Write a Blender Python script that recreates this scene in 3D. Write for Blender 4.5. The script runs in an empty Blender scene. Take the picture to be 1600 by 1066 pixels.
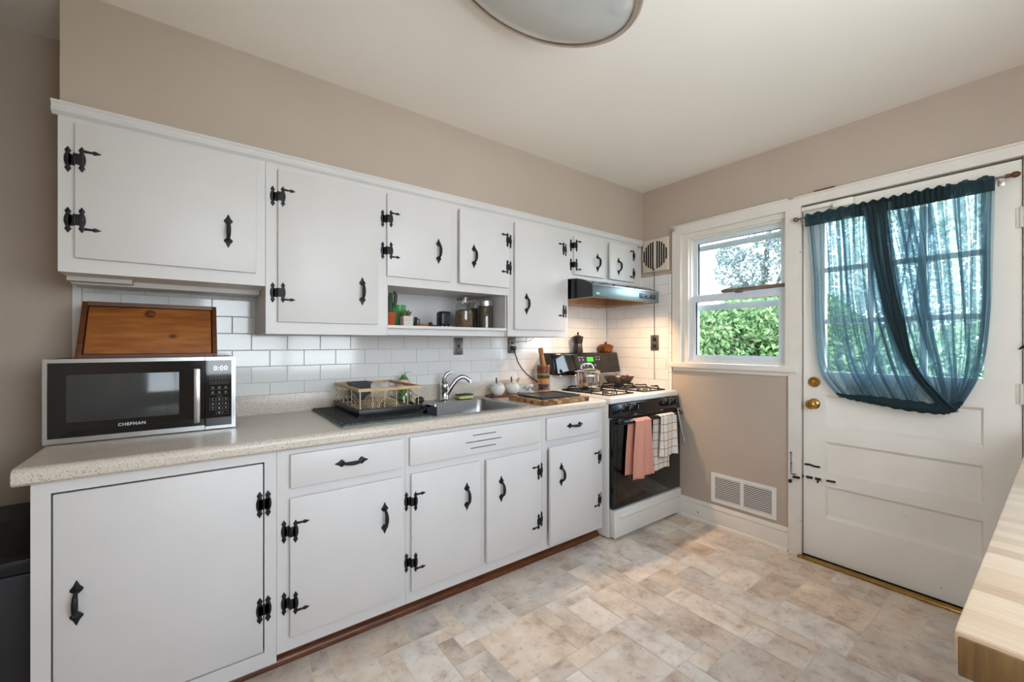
import bpy, bmesh, math, random
from mathutils import Vector, Matrix, Euler
random.seed(7)
PI = math.pi
SC = bpy.context.scene
COL = SC.collection

# ------------------------------------------------------------------ camera, world, light, exposure
cam_d = bpy.data.cameras.new('camera'); cam = bpy.data.objects.new('camera', cam_d); COL.objects.link(cam)
cam_d.sensor_width = 36.0; cam_d.lens = 655.0 / 1600.0 * 36.0; cam_d.shift_y = 5.0 / 1600.0
cam_d.clip_start = 0.02; cam_d.clip_end = 200
cam.location = (0, 0, 1.27); cam.rotation_euler = (PI / 2, 0, math.radians(53.0 - 90.0))
SC.camera = cam
SC.view_settings.view_transform = 'Standard'; SC.view_settings.look = 'None'
SC.view_settings.gamma = 1.0; SC.view_settings.use_curve_mapping = False
SC.view_settings.exposure = 0.08
SC.cycles.use_denoising = True
SC.cycles.max_bounces = 12; SC.cycles.diffuse_bounces = 6; SC.cycles.glossy_bounces = 4
SC.cycles.transparent_max_bounces = 32; SC.cycles.transmission_bounces = 8
SC.cycles.sample_clamp_indirect = 6.0
SC.cycles.caustics_reflective = False; SC.cycles.caustics_refractive = False

SKY_STRENGTH = 11.0
W = bpy.data.worlds.new('sky'); SC.world = W; W.use_nodes = True
nt = W.node_tree; nt.nodes.clear()
wo = nt.nodes.new('ShaderNodeOutputWorld'); bg = nt.nodes.new('ShaderNodeBackground')
tc = nt.nodes.new('ShaderNodeTexCoord'); sx = nt.nodes.new('ShaderNodeSeparateXYZ')
rp = nt.nodes.new('ShaderNodeValToRGB')
rp.color_ramp.elements[0].position = 0.0; rp.color_ramp.elements[0].color = (0.86, 0.93, 1.0, 1)
rp.color_ramp.elements[1].position = 0.9; rp.color_ramp.elements[1].color = (0.58, 0.76, 1.0, 1)
nt.links.new(tc.outputs['Generated'], sx.inputs[0]); nt.links.new(sx.outputs['Z'], rp.inputs[0])
nt.links.new(rp.outputs[0], bg.inputs['Color']); bg.inputs['Strength'].default_value = SKY_STRENGTH
nt.links.new(bg.outputs[0], wo.inputs[0])

def portal(name, loc, rot, sx_, sy_):
    l = bpy.data.lights.new(name, 'AREA'); l.shape = 'RECTANGLE'; l.size = sx_; l.size_y = sy_
    l.cycles.is_portal = True
    o = bpy.data.objects.new(name, l); COL.objects.link(o); o.location = loc; o.rotation_euler = rot
    return o
portal('sky_portal', (3.07, 1.36, 1.6), (0, PI / 2, 0), 1.0, 0.75)
portal('sky_portal', (3.07, 0.54, 1.55), (0, PI / 2, 0), 0.95, 0.66)
portal('sky_portal', (0.85, -0.72, 1.56), (-PI / 2, 0, PI), 1.6, 1.2)
portal('sky_portal', (-1.89, 0.20, 1.55), (0, -PI / 2, 0), 1.3, 1.3)

# ------------------------------------------------------------------ colour and material helpers
def lin(c):
    if isinstance(c, str):
        c = tuple(int(c[i:i + 2], 16) for i in (1, 3, 5))
    return tuple((v / 255 / 12.92) if v / 255 <= 0.04045 else ((v / 255 + 0.055) / 1.055) ** 2.4 for v in c)

def base_nodes(name):
    m = bpy.data.materials.new(name); m.use_nodes = True
    n = m.node_tree.nodes; b = n['Principled BSDF']
    return m, n, m.node_tree.links, b

def mat(name, col, rough=0.5, metal=0.0, var=0.06, scale=14.0, bump=0.0, bscale=None, stretch=None, spec=0.5,
        trans=0.0, coat=0.0, emit=None, es=0.0, ior=None, chips=0.0):
    m, n, L, b = base_nodes(name)
    c = lin(col)
    t = n.new('ShaderNodeTexCoord'); mp = n.new('ShaderNodeMapping')
    if stretch: mp.inputs['Scale'].default_value = stretch
    L.new(t.outputs['Object'], mp.inputs[0])
    no = n.new('ShaderNodeTexNoise'); no.inputs['Scale'].default_value = scale; no.inputs['Detail'].default_value = 5
    L.new(mp.outputs[0], no.inputs['Vector'])
    r = n.new('ShaderNodeValToRGB')
    r.color_ramp.elements[0].position = 0.3; r.color_ramp.elements[1].position = 0.7
    r.color_ramp.elements[0].color = tuple(v * (1 - var) for v in c) + (1,)
    r.color_ramp.elements[1].color = tuple(min(1, v * (1 + var)) for v in c) + (1,)
    L.new(no.outputs['Fac'], r.inputs[0]); L.new(r.outputs[0], b.inputs['Base Color'])
    b.inputs['Roughness'].default_value = rough; b.inputs['Metallic'].default_value = metal
    b.inputs['Specular IOR Level'].default_value = spec
    if trans: b.inputs['Transmission Weight'].default_value = trans
    if ior: b.inputs['IOR'].default_value = ior
    if coat: b.inputs['Coat Weight'].default_value = coat; b.inputs['Coat Roughness'].default_value = 0.05
    if emit is not None:
        b.inputs['Emission Color'].default_value = lin(emit) + (1,); b.inputs['Emission Strength'].default_value = es
    if bump:
        bn = n.new('ShaderNodeTexNoise'); bn.inputs['Scale'].default_value = bscale or scale * 4; bn.inputs['Detail'].default_value = 4
        L.new(mp.outputs[0], bn.inputs['Vector'])
        bu = n.new('ShaderNodeBump'); bu.inputs['Strength'].default_value = bump; bu.inputs['Distance'].default_value = 0.01
        L.new(bn.outputs['Fac'], bu.inputs['Height']); L.new(bu.outputs[0], b.inputs['Normal'])
    if chips:
        cn = n.new('ShaderNodeTexNoise'); cn.inputs['Scale'].default_value = 22; cn.inputs['Detail'].default_value = 6
        L.new(mp.outputs[0], cn.inputs['Vector'])
        cr = n.new('ShaderNodeValToRGB'); cr.color_ramp.elements[0].position = chips; cr.color_ramp.elements[1].position = chips + 0.012
        cr.color_ramp.elements[0].color = (0, 0, 0, 1); cr.color_ramp.elements[1].color = (1, 1, 1, 1)
        L.new(cn.outputs['Fac'], cr.inputs[0])
        mc = n.new('ShaderNodeMix'); mc.data_type = 'RGBA'; L.new(cr.outputs[0], mc.inputs[0]); L.new(r.outputs[0], mc.inputs[6])
        mc.inputs[7].default_value = lin((122, 104, 88)) + (1,); L.new(mc.outputs[2], b.inputs['Base Color'])
    return m

def wood(name, dark, light, axis=0, scale=9.0, rough=0.4, stretch=12.0, coat=0.0):
    m, n, L, b = base_nodes(name)
    t = n.new('ShaderNodeTexCoord'); mp = n.new('ShaderNodeMapping')
    s = [stretch, stretch, stretch]; s[axis] = 1.0
    mp.inputs['Scale'].default_value = s
    L.new(t.outputs['Object'], mp.inputs[0])
    no = n.new('ShaderNodeTexNoise'); no.inputs['Scale'].default_value = scale; no.inputs['Detail'].default_value = 6
    no.inputs['Distortion'].default_value = 0.6
    L.new(mp.outputs[0], no.inputs['Vector'])
    r = n.new('ShaderNodeValToRGB')
    r.color_ramp.elements[0].position = 0.32; r.color_ramp.elements[1].position = 0.68
    r.color_ramp.elements[0].color = lin(dark) + (1,); r.color_ramp.elements[1].color = lin(light) + (1,)
    L.new(no.outputs['Fac'], r.inputs[0]); L.new(r.outputs[0], b.inputs['Base Color'])
    b.inputs['Roughness'].default_value = rough
    if coat: b.inputs['Coat Weight'].default_value = coat; b.inputs['Coat Roughness'].default_value = 0.1
    return m

def pane_glass(name, tint=(255, 255, 255), refl=0.06, rough=0.0):
    m = bpy.data.materials.new(name); m.use_nodes = True
    n = m.node_tree.nodes; L = m.node_tree.links; n.clear()
    o = n.new('ShaderNodeOutputMaterial'); mx = n.new('ShaderNodeMixShader'); tr = n.new('ShaderNodeBsdfTransparent')
    gl = n.new('ShaderNodeBsdfGlossy'); gl.inputs['Roughness'].default_value = rough
    tx = n.new('ShaderNodeTexNoise'); tx.inputs['Scale'].default_value = 3.0
    mr = n.new('ShaderNodeMapRange'); mr.inputs['To Min'].default_value = refl * 0.9; mr.inputs['To Max'].default_value = refl * 1.1
    L.new(tx.outputs['Fac'], mr.inputs['Value']); L.new(mr.outputs[0], mx.inputs[0])
    tr.inputs['Color'].default_value = lin(tint) + (1,)
    L.new(tr.outputs[0], mx.inputs[1]); L.new(gl.outputs[0], mx.inputs[2]); L.new(mx.outputs[0], o.inputs[0])
    return m

def sheer(name, col, tint, transp):
    m = bpy.data.materials.new(name); m.use_nodes = True
    n = m.node_tree.nodes; L = m.node_tree.links; n.clear()
    o = n.new('ShaderNodeOutputMaterial'); mx = n.new('ShaderNodeMixShader'); tr = n.new('ShaderNodeBsdfTransparent')
    tl = n.new('ShaderNodeBsdfTranslucent'); df = n.new('ShaderNodeBsdfDiffuse'); m2 = n.new('ShaderNodeMixShader')
    t = n.new('ShaderNodeTexCoord'); no = n.new('ShaderNodeTexNoise'); no.inputs['Scale'].default_value = 60
    mr = n.new('ShaderNodeMapRange'); mr.inputs['To Min'].default_value = 1 - transp - 0.06; mr.inputs['To Max'].default_value = 1 - transp + 0.06
    L.new(t.outputs['Object'], no.inputs['Vector']); L.new(no.outputs['Fac'], mr.inputs['Value']); L.new(mr.outputs[0], mx.inputs[0])
    tr.inputs['Color'].default_value = lin(tint) + (1,)
    tl.inputs['Color'].default_value = lin(col) + (1,); df.inputs['Color'].default_value = lin(col) + (1,)
    m2.inputs[0].default_value = 0.5
    L.new(tl.outputs[0], m2.inputs[1]); L.new(df.outputs[0], m2.inputs[2])
    L.new(tr.outputs[0], mx.inputs[1]); L.new(m2.outputs[0], mx.inputs[2]); L.new(mx.outputs[0], o.inputs[0])
    return m

MT = {}
MT['cabinet'] = mat('white_cabinet_paint', (215, 211, 209), 0.42, var=0.02, scale=6, bump=0.03, bscale=40)
MT['trim'] = mat('white_trim_paint', (224, 217, 208), 0.45, var=0.035, scale=8, bump=0.05, bscale=30, chips=0.735)
MT['doorpaint'] = mat('white_door_paint', (236, 229, 219), 0.4, var=0.03, scale=5, bump=0.05, bscale=25, chips=0.75)
MT['wall'] = mat('taupe_wall_paint', (184, 168, 153), 0.75, var=0.03, scale=3, bump=0.04, bscale=90)
MT['ceiling'] = mat('ceiling_paint', (240, 233, 224), 0.85, var=0.015, scale=2, bump=0.04, bscale=30)
MT['iron'] = mat('black_iron', (17, 17, 18), 0.5, 0.2, var=0.3, scale=80, bump=0.25, bscale=120)
MT['tile'] = mat('glossy_white_tile', (231, 229, 227), 0.09, var=0.015, scale=5, spec=0.6)
MT['grout'] = mat('grey_grout', (196, 190, 183), 0.9, var=0.06, scale=40)
MT['steel'] = mat('brushed_steel', (190, 190, 190), 0.28, 1.0, var=0.05, scale=30, stretch=(1, 20, 20))
MT['dsteel'] = mat('sink_steel', (165, 166, 168), 0.3, 1.0, var=0.06, scale=20)
MT['chrome'] = mat('chrome', (215, 215, 218), 0.08, 1.0, var=0.02)
MT['black'] = mat('black_plastic', (15, 15, 17), 0.38, var=0.15, scale=30)
MT['gblack'] = mat('black_gloss_enamel', (9, 10, 12), 0.12, var=0.15, scale=10, spec=0.6)
MT['bglass'] = mat('black_oven_glass', (5, 5, 6), 0.05, var=0.1, scale=10, spec=0.6)
MT['enamel'] = mat('white_enamel', (226, 224, 219), 0.2, var=0.015)
MT['brass'] = mat('aged_brass', (176, 138, 70), 0.25, 1.0, var=0.2, scale=40)
MT['nickel'] = mat('brushed_nickel', (214, 200, 186), 0.35, 1.0, var=0.05, scale=30)
MT['darkwood'] = wood('dark_stained_moulding', '#4a2511', '#7d4724', 0, rough=0.35)
MT['pine'] = wood('stained_pine', '#7d4318', '#a9662c', 0, scale=5, rough=0.4, stretch=9)
MT['pinedark'] = wood('dark_stained_pine', '#4a2712', '#6f3f1d', 0, scale=6, rough=0.4)
MT['olive'] = wood('turned_wood', '#7a4a22', '#b98347', 2, scale=10, rough=0.4)
MT['bamboo'] = wood('bamboo_rail', '#b08d60', '#cfae82', 0, scale=9, rough=0.5)
MT['glassjar'] = pane_glass('clear_jar_glass', (236, 240, 238), 0.10, 0.02)
MT['pane'] = pane_glass('window_glass', (250, 252, 252), 0.05)
MT['terracotta'] = mat('terracotta', (176, 84, 44), 0.85, var=0.1, scale=30)
MT['greenglass'] = mat('ribbed_green_plastic', (18, 140, 52), 0.3, var=0.08)
MT['cactus'] = mat('cactus_skin', (42, 66, 34), 0.6, var=0.3, scale=60)
MT['leafy'] = mat('succulent_leaf', (84, 92, 52), 0.5, var=0.3, scale=50)
MT['ceramic'] = mat('white_ceramic', (214, 214, 212), 0.25, var=0.03, scale=20)
MT['nonstick'] = mat('grey_nonstick', (52, 48, 44), 0.35, 0.3, var=0.1)
MT['grain'] = mat('dried_goods', (116, 88, 58), 0.9, var=0.6, scale=130)
MT['grain2'] = mat('dark_dried_goods', (74, 58, 44), 0.9, var=0.7, scale=130)
MT['teal'] = sheer('sheer_teal_cloth', (130, 152, 160), (230, 239, 243), 0.73)
MT['tealdense'] = sheer('gathered_teal_cloth', (62, 78, 82), (120, 140, 148), 0.14)
MT['tealmid'] = sheer('double_teal_cloth', (78, 100, 106), (170, 190, 198), 0.40)
MT['ledgreen'] = mat('green_display', (40, 210, 40), 0.4, emit='#35e01f', es=1.2)
MT['ledwhite'] = mat('white_display_digits', (220, 225, 255), 0.4, emit='#dfe4ff', es=1.6)
MT['print'] = mat('white_print', (196, 198, 200), 0.5)
MT['dimprint'] = mat('grey_print', (92, 94, 98), 0.5)
MT['hole'] = mat('dark_void', (16, 14, 13), 0.9)
MT['orange'] = mat('copper_glaze', (142, 86, 46), 0.25, 0.6, var=0.15, scale=30)

# countertop laminate with fine specks
def counter_mat():
    m, n, L, b = base_nodes('speckled_laminate')
    t = n.new('ShaderNodeTexCoord')
    v = n.new('ShaderNodeTexNoise'); v.inputs['Scale'].default_value = 260; v.inputs['Detail'].default_value = 2
    r = n.new('ShaderNodeValToRGB'); e = r.color_ramp.elements
    e[0].position = 0.30; e[0].color = lin((150, 130, 112)) + (1,)
    e[1].position = 0.42; e[1].color = lin((204, 192, 178)) + (1,)
    x = r.color_ramp.elements.new(0.64); x.color = lin((212, 201, 188)) + (1,)
    x = r.color_ramp.elements.new(0.72); x.color = lin((228, 220, 210)) + (1,)
    L.new(t.outputs['Object'], v.inputs['Vector']); L.new(v.outputs['Fac'], r.inputs[0]); L.new(r.outputs[0], b.inputs['Base Color'])
    b.inputs['Roughness'].default_value = 0.3
    return m
MT['counter'] = counter_mat()

# floor vinyl: the per-tile tone is an attribute of the tile pattern
def floor_mat():
    m, n, L, b = base_nodes('travertine_vinyl')
    t = n.new('ShaderNodeTexCoord'); at = n.new('ShaderNodeAttribute'); at.attribute_name = 'tone'
    sep = n.new('ShaderNodeSeparateColor'); L.new(at.outputs['Color'], sep.inputs[0])
    off = n.new('ShaderNodeVectorMath'); off.operation = 'MULTIPLY_ADD'
    off.inputs[1].default_value = (7, 7, 7)
    L.new(at.outputs['Color'], off.inputs[0]); L.new(t.outputs['Object'], off.inputs[2])
    a = n.new('ShaderNodeTexNoise'); a.inputs['Scale'].default_value = 7; a.inputs['Detail'].default_value = 8; a.inputs['Roughness'].default_value = 0.65
    L.new(off.outputs[0], a.inputs['Vector'])
    r = n.new('ShaderNodeValToRGB'); e = r.color_ramp.elements
    e[0].position = 0.28; e[0].color = lin((176, 150, 128)) + (1,)
    e[1].position = 0.70; e[1].color = lin((242, 228, 212)) + (1,)
    x = r.color_ramp.elements.new(0.47); x.color = lin((222, 203, 184)) + (1,)
    L.new(a.outputs['Fac'], r.inputs[0])
    hs = n.new('ShaderNodeHueSaturation')
    mr = n.new('ShaderNodeMapRange'); mr.inputs['To Min'].default_value = 0.82; mr.inputs['To Max'].default_value = 1.12
    L.new(sep.outputs[0], mr.inputs['Value']); L.new(mr.outputs[0], hs.inputs['Value'])
    mr2 = n.new('ShaderNodeMapRange'); mr2.inputs['To Min'].default_value = 0.60; mr2.inputs['To Max'].default_value = 1.1
    L.new(sep.outputs[1], mr2.inputs['Value']); L.new(mr2.outputs[0], hs.inputs['Saturation'])
    L.new(r.outputs[0], hs.inputs['Color'])
    p = n.new('ShaderNodeTexNoise'); p.inputs['Scale'].default_value = 38; p.inputs['Detail'].default_value = 5
    L.new(off.outputs[0], p.inputs['Vector'])
    pr = n.new('ShaderNodeValToRGB'); pr.color_ramp.elements[0].position = 0.30; pr.color_ramp.elements[1].position = 0.42
    pr.color_ramp.elements[0].color = (0.66, 0.58, 0.5, 1); pr.color_ramp.elements[1].color = (1, 1, 1, 1)
    L.new(p.outputs['Fac'], pr.inputs[0])
    mu = n.new('ShaderNodeMix'); mu.data_type = 'RGBA'; mu.blend_type = 'MULTIPLY'; mu.inputs[0].default_value = 0.55
    L.new(hs.outputs[0], mu.inputs[6]); L.new(pr.outputs[0], mu.inputs[7]); L.new(mu.outputs[2], b.inputs['Base Color'])
    b.inputs['Roughness'].default_value = 0.38
    bu = n.new('ShaderNodeBump'); bu.inputs['Strength'].default_value = 0.12; bu.inputs['Distance'].default_value = 0.004
    L.new(a.outputs['Fac'], bu.inputs['Height']); L.new(bu.outputs[0], b.inputs['Normal'])
    return m
MT['floor'] = floor_mat()
MT['floorgrout'] = mat('floor_grout', (222, 210, 196), 0.7, var=0.08, scale=30)

def leaf_mat(name, a, b_):
    m = bpy.data.materials.new(name); m.use_nodes = True
    n = m.node_tree.nodes; L = m.node_tree.links; n.clear()
    o = n.new('ShaderNodeOutputMaterial'); mx = n.new('ShaderNodeMixShader')
    tl = n.new('ShaderNodeBsdfTranslucent'); df = n.new('ShaderNodeBsdfDiffuse')
    g = n.new('ShaderNodeNewGeometry'); r = n.new('ShaderNodeValToRGB')
    r.color_ramp.elements[0].color = lin(a) + (1,); r.color_ramp.elements[1].color = lin(b_) + (1,)
    L.new(g.outputs['Random Per Island'], r.inputs[0])
    L.new(r.outputs[0], tl.inputs['Color']); L.new(r.outputs[0], df.inputs['Color'])
    mx.inputs[0].default_value = 0.35
    L.new(df.outputs[0], mx.inputs[1]); L.new(tl.outputs[0], mx.inputs[2]); L.new(mx.outputs[0], o.inputs[0])
    return m
MT['leaf'] = leaf_mat('bush_leaves', (50, 82, 48), (150, 176, 120))
MT['leaflight'] = leaf_mat('light_bush_leaves', (120, 148, 112), (200, 214, 184))
MT['leafpale'] = leaf_mat('pale_leaves', (178, 190, 178), (234, 238, 230))
MT['leafgrey'] = leaf_mat('tree_leaves', (84, 100, 100), (146, 158, 156))
MT['bark'] = mat('bark', (84, 70, 58), 0.9, var=0.3, scale=20, bump=0.5)
MT['lawn'] = mat('lawn', (70, 96, 46), 0.95, var=0.3, scale=6)

# ------------------------------------------------------------------ mesh builder
class MB:
    def __init__(s): s.bm = bmesh.new()
    def _merge(s, b2, M=None, mi=0):
        if M is not None: b2.transform(M)
        for f in b2.faces: f.material_index = mi
        me = bpy.data.meshes.new('tmp'); b2.to_mesh(me); b2.free()
        s.bm.from_mesh(me); bpy.data.meshes.remove(me); return s
    def box(s, x0, x1, y0, y1, z0, z1, bev=0.0, seg=2, M=None, mi=0):
        b = bmesh.new(); bmesh.ops.create_cube(b, size=1.0)
        for v in b.verts:
            v.co = Vector(((x0 + x1) / 2 + v.co.x * (x1 - x0), (y0 + y1) / 2 + v.co.y * (y1 - y0), (z0 + z1) / 2 + v.co.z * (z1 - z0)))
        if bev: bmesh.ops.bevel(b, geom=b.edges[:], offset=bev, segments=seg, affect='EDGES', profile=0.5)
        return s._merge(b, M, mi)
    def prism(s, pts, w0, w1, plane='xz', bev=0.0, M=None, mi=0):
        f3 = {'xz': lambda u, v, w: (u, w, v), 'yz': lambda u, v, w: (w, u, v), 'xy': lambda u, v, w: (u, v, w)}[plane]
        b = bmesh.new()
        A = [b.verts.new(f3(u, v, w0)) for u, v in pts]; B = [b.verts.new(f3(u, v, w1)) for u, v in pts]
        n = len(pts)
        b.faces.new(A); b.faces.new(B[::-1])
        for i in range(n): b.faces.new((A[i], B[i], B[(i + 1) % n], A[(i + 1) % n]))
        bmesh.ops.recalc_face_normals(b, faces=b.faces[:])
        if bev: bmesh.ops.bevel(b, geom=b.edges[:], offset=bev, segments=2, affect='EDGES', profile=0.5)
        return s._merge(b, M, mi)
    def lathe(s, prof, n=28, at=(0, 0, 0), M=None, mi=0, sq=None):
        b = bmesh.new(); rings = []
        for r, z in prof:
            if r < 1e-6: rings.append([b.verts.new((0, 0, z))])
            else: rings.append([b.verts.new((r * math.cos(2 * PI * k / n), r * math.sin(2 * PI * k / n), z)) for k in range(n)])
        for a, c in zip(rings, rings[1:]):
            for k in range(n):
                q = [a[k % len(a)], a[(k + 1) % n % len(a)], c[(k + 1) % n % len(c)], c[k % len(c)]]
                u = []
                for v in q:
                    if v not in u: u.append(v)
                if len(u) >= 3: b.faces.new(u)
        bmesh.ops.recalc_face_normals(b, faces=b.faces[:])
        T = Matrix.Translation(at)
        return s._merge(b, T @ M if M is not None else T, mi)
    def tube(s, pts, r, n=8, closed=False, M=None, mi=0, flat=1.0):
        P = [Vector(p) for p in pts]; m = len(P); b = bmesh.new(); rings = []
        up = None
        for i in range(m):
            if closed: t = (P[(i + 1) % m] - P[i - 1])
            else: t = P[min(i + 1, m - 1)] - P[max(i - 1, 0)]
            t.normalize()
            if up is None:
                up = Vector((0, 0, 1)) if abs(t.z) < 0.9 else Vector((1, 0, 0))
            up = (up - t * up.dot(t)); up.normalize(); sd = t.cross(up)
            rr = r[i] if isinstance(r, (list, tuple)) else r
            rings.append([b.verts.new(P[i] + (up * math.cos(2 * PI * k / n) * flat + sd * math.sin(2 * PI * k / n)) * rr) for k in range(n)])
        for i in range(m if closed else m - 1):
            a, c = rings[i], rings[(i + 1) % m]
            for k in range(n): b.faces.new((a[k], a[(k + 1) % n], c[(k + 1) % n], c[k]))
        if not closed: b.faces.new(rings[0][::-1]); b.faces.new(rings[-1])
        bmesh.ops.recalc_face_normals(b, faces=b.faces[:])
        return s._merge(b, M, mi)
    def ball(s, c, rx, ry=None, rz=None, u=16, v=10, M=None, mi=0):
        b = bmesh.new(); bmesh.ops.create_uvsphere(b, u_segments=u, v_segments=v, radius=1)
        for q in b.verts: q.co = Vector((c[0] + q.co.x * rx, c[1] + q.co.y * (ry or rx), c[2] + q.co.z * (rz or rx)))
        return s._merge(b, M, mi)
    def grid(s, f, nu, nv, M=None, mi=0):
        b = bmesh.new()
        V = [[b.verts.new(f(i / nu, j / nv)) for j in range(nv + 1)] for i in range(nu + 1)]
        for i in range(nu):
            for j in range(nv): b.faces.new((V[i][j], V[i + 1][j], V[i + 1][j + 1], V[i][j + 1]))
        return s._merge(b, M, mi)
    def plate(s, u0, u1, v0, v1, w0, w1, holes, plane='xz', mi=0):
        us = sorted({u0, u1} | {h for q in holes for h in q[:2] if u0 < h < u1}); vs = sorted({v0, v1} | {h for q in holes for h in q[2:] if v0 < h < v1})
        f3 = {'xz': lambda u, v, w: (u, w, v), 'yz': lambda u, v, w: (w, u, v), 'xy': lambda u, v, w: (u, v, w)}[plane]
        nu, nv = len(us) - 1, len(vs) - 1
        def solid(i, j):
            if not (0 <= i < nu and 0 <= j < nv): return False
            a = (us[i] + us[i + 1]) / 2; c = (vs[j] + vs[j + 1]) / 2
            return not any(h[0] < a < h[1] and h[2] < c < h[3] for h in holes)
        b = bmesh.new(); cache = {}
        def V(i, j, w):
            k = (i, j, w)
            if k not in cache: cache[k] = b.verts.new(f3(us[i], vs[j], (w0, w1)[w]))
            return cache[k]
        for i in range(nu):
            for j in range(nv):
                if not solid(i, j): continue
                for w in (0, 1): b.faces.new((V(i, j, w), V(i + 1, j, w), V(i + 1, j + 1, w), V(i, j + 1, w)))
                for di, dj, a, c in ((-1, 0, (i, j), (i, j + 1)), (1, 0, (i + 1, j), (i + 1, j + 1)), (0, -1, (i, j), (i + 1, j)), (0, 1, (i, j + 1), (i + 1, j + 1))):
                    if not solid(i + di, j + dj): b.faces.new((V(*a, 0), V(*c, 0), V(*c, 1), V(*a, 1)))
        bmesh.ops.recalc_face_normals(b, faces=b.faces[:])
        return s._merge(b, None, mi)
    def mesh(s, name, mats, origin=(0, 0, 0), angle=38, flat=False):
        bm = s.bm
        bmesh.ops.translate(bm, verts=bm.verts[:], vec=-Vector(origin))
        bm.normal_update()
        ca = math.radians(angle)
        for f in bm.faces: f.smooth = not flat
        for e in bm.edges:
            if len(e.link_faces) == 2:
                e.smooth = e.calc_face_angle(0.0) < ca
        me = bpy.data.meshes.new(name); bm.to_mesh(me); bm.free()
        for m in (mats if isinstance(mats, (list, tuple)) else [mats]): me.materials.append(MT[m] if isinstance(m, str) else m)
        return me

REST = {}
def thing(name, label, cat, loc=(0, 0, 0), group=None, rotz=0.0):
    o = bpy.data.objects.new(name, None); COL.objects.link(o); o.empty_display_size = 0.05
    o.location = loc; o.rotation_euler = (0, 0, rotz); REST[o] = Vector(loc)
    o['label'] = label; o['category'] = cat
    if group: o['group'] = group
    return o
def part(name, mb, mats, parent, origin=None, rot=None, label=None, angle=38):
    base = REST[parent]; og = Vector(origin) if origin is not None else base
    me = mb.mesh(name, mats, og, angle)
    o = bpy.data.objects.new(name, me); COL.objects.link(o)
    o.parent = parent; o.location = og - base; REST[o] = og
    if rot: o.rotation_euler = rot
    if label: o['label'] = label
    return o
def inst(name, me, parent, loc, rot=None):
    o = bpy.data.objects.new(name, me); COL.objects.link(o); o.parent = parent
    o.location = Vector(loc) - REST[parent]; REST[o] = Vector(loc)
    if rot: o.rotation_euler = rot
    return o
def solo(name, mb, mats, label, cat, loc=(0, 0, 0), group=None, angle=38):
    me = mb.mesh(name, mats, loc, angle)
    o = bpy.data.objects.new(name, me); COL.objects.link(o); o.location = loc; REST[o] = Vector(loc)
    o['label'] = label; o['category'] = cat
    if group: o['group'] = group
    return o
def struct(name, mb, mats, loc=(0, 0, 0), label=None, angle=38):
    me = mb.mesh(name, mats, loc, angle)
    o = bpy.data.objects.new(name, me); COL.objects.link(o); o.location = loc; REST[o] = Vector(loc)
    o['kind'] = 'structure'
    if label: o['label'] = label
    return o
def text_mb(txt, size, at, facing='-y', extrude=0.0004, bold=0.0, shear=0.0, spacing=1.0):
    cu = bpy.data.curves.new('lettering', 'FONT'); cu.body = txt; cu.size = size; cu.align_x = 'CENTER'; cu.align_y = 'CENTER'
    cu.extrude = extrude; cu.offset = bold; cu.space_character = spacing; cu.resolution_u = 3
    o = bpy.data.objects.new('lettering', cu); COL.objects.link(o)
    bpy.context.view_layer.update()
    me = bpy.data.meshes.new_from_object(o.evaluated_get(bpy.context.evaluated_depsgraph_get()))
    bpy.data.objects.remove(o); bpy.data.curves.remove(cu)
    mb = MB(); b = bmesh.new(); b.from_mesh(me); bpy.data.meshes.remove(me)
    R = Matrix.Rotation(PI / 2, 4, 'X')
    if facing == '-x': R = Matrix.Rotation(-PI / 2, 4, 'Z') @ R
    mb._merge(b, Matrix.Translation(at) @ R)
    return mb

XW, YW, ZC = 2.909, 2.467, 2.503      # right wall face, cabinet wall face, ceiling height
YU, YB = 2.08, 1.808                  # face-frame planes of the wall and base cabinets
YS = 2.09                             # soffit face
#==SETTING==
# ------------------------------------------------------------------ floor
def tile_floor(x0, y0, nx, ny, g=0.1015):
    occ = [[False] * ny for _ in range(nx)]
    sizes = [(4, 4), (4, 3), (3, 4), (3, 3), (3, 2), (2, 3), (2, 2), (2, 1), (1, 2), (4, 2), (2, 4)]
    wts = [5, 3, 3, 3, 5, 5, 7, 8, 8, 3, 3]
    rects = []
    for j in range(ny):
        for i in range(nx):
            if occ[i][j]: continue
            opts = random.choices(sizes, wts, k=4) + ([(1, 1)] if random.random() < 0.55 else [(2, 2), (2, 1), (1, 2), (1, 1)])
            for w, h in opts:
                if i + w <= nx and j + h <= ny and not any(occ[a][c] for a in range(i, i + w) for c in range(j, j + h)):
                    for a in range(i, i + w):
                        for c in range(j, j + h): occ[a][c] = True
                    rects.append((i, j, w, h)); break
    return [(x0 + i * g, x0 + (i + w) * g, y0 + j * g, y0 + (j + h) * g) for i, j, w, h in rects]
tiles = tile_floor(-2.0, -0.75, 66, 44, 0.076)
mb = MB(); mb.box(-2.1, 3.06, -0.8, 2.62, -0.05, -0.0012, mi=1)
b = mb.bm
lay = b.loops.layers.float_color.new('tone')
for (a, c, d, e) in tiles:
    if a > XW + 0.1 or d > YW + 0.1: continue
    q = 0.0020
    col = (random.random(), random.random(), random.random(), 1)
    vs = [b.verts.new(p) for p in ((a + q, d + q, 0), (c - q, d + q, 0), (c - q, e - q, 0), (a + q, e - q, 0))]
    f = b.faces.new(vs); f.material_index = 0
    for lp in f.loops: lp[lay] = col
struct('floor', mb, ['floor', 'floorgrout'])

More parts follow.
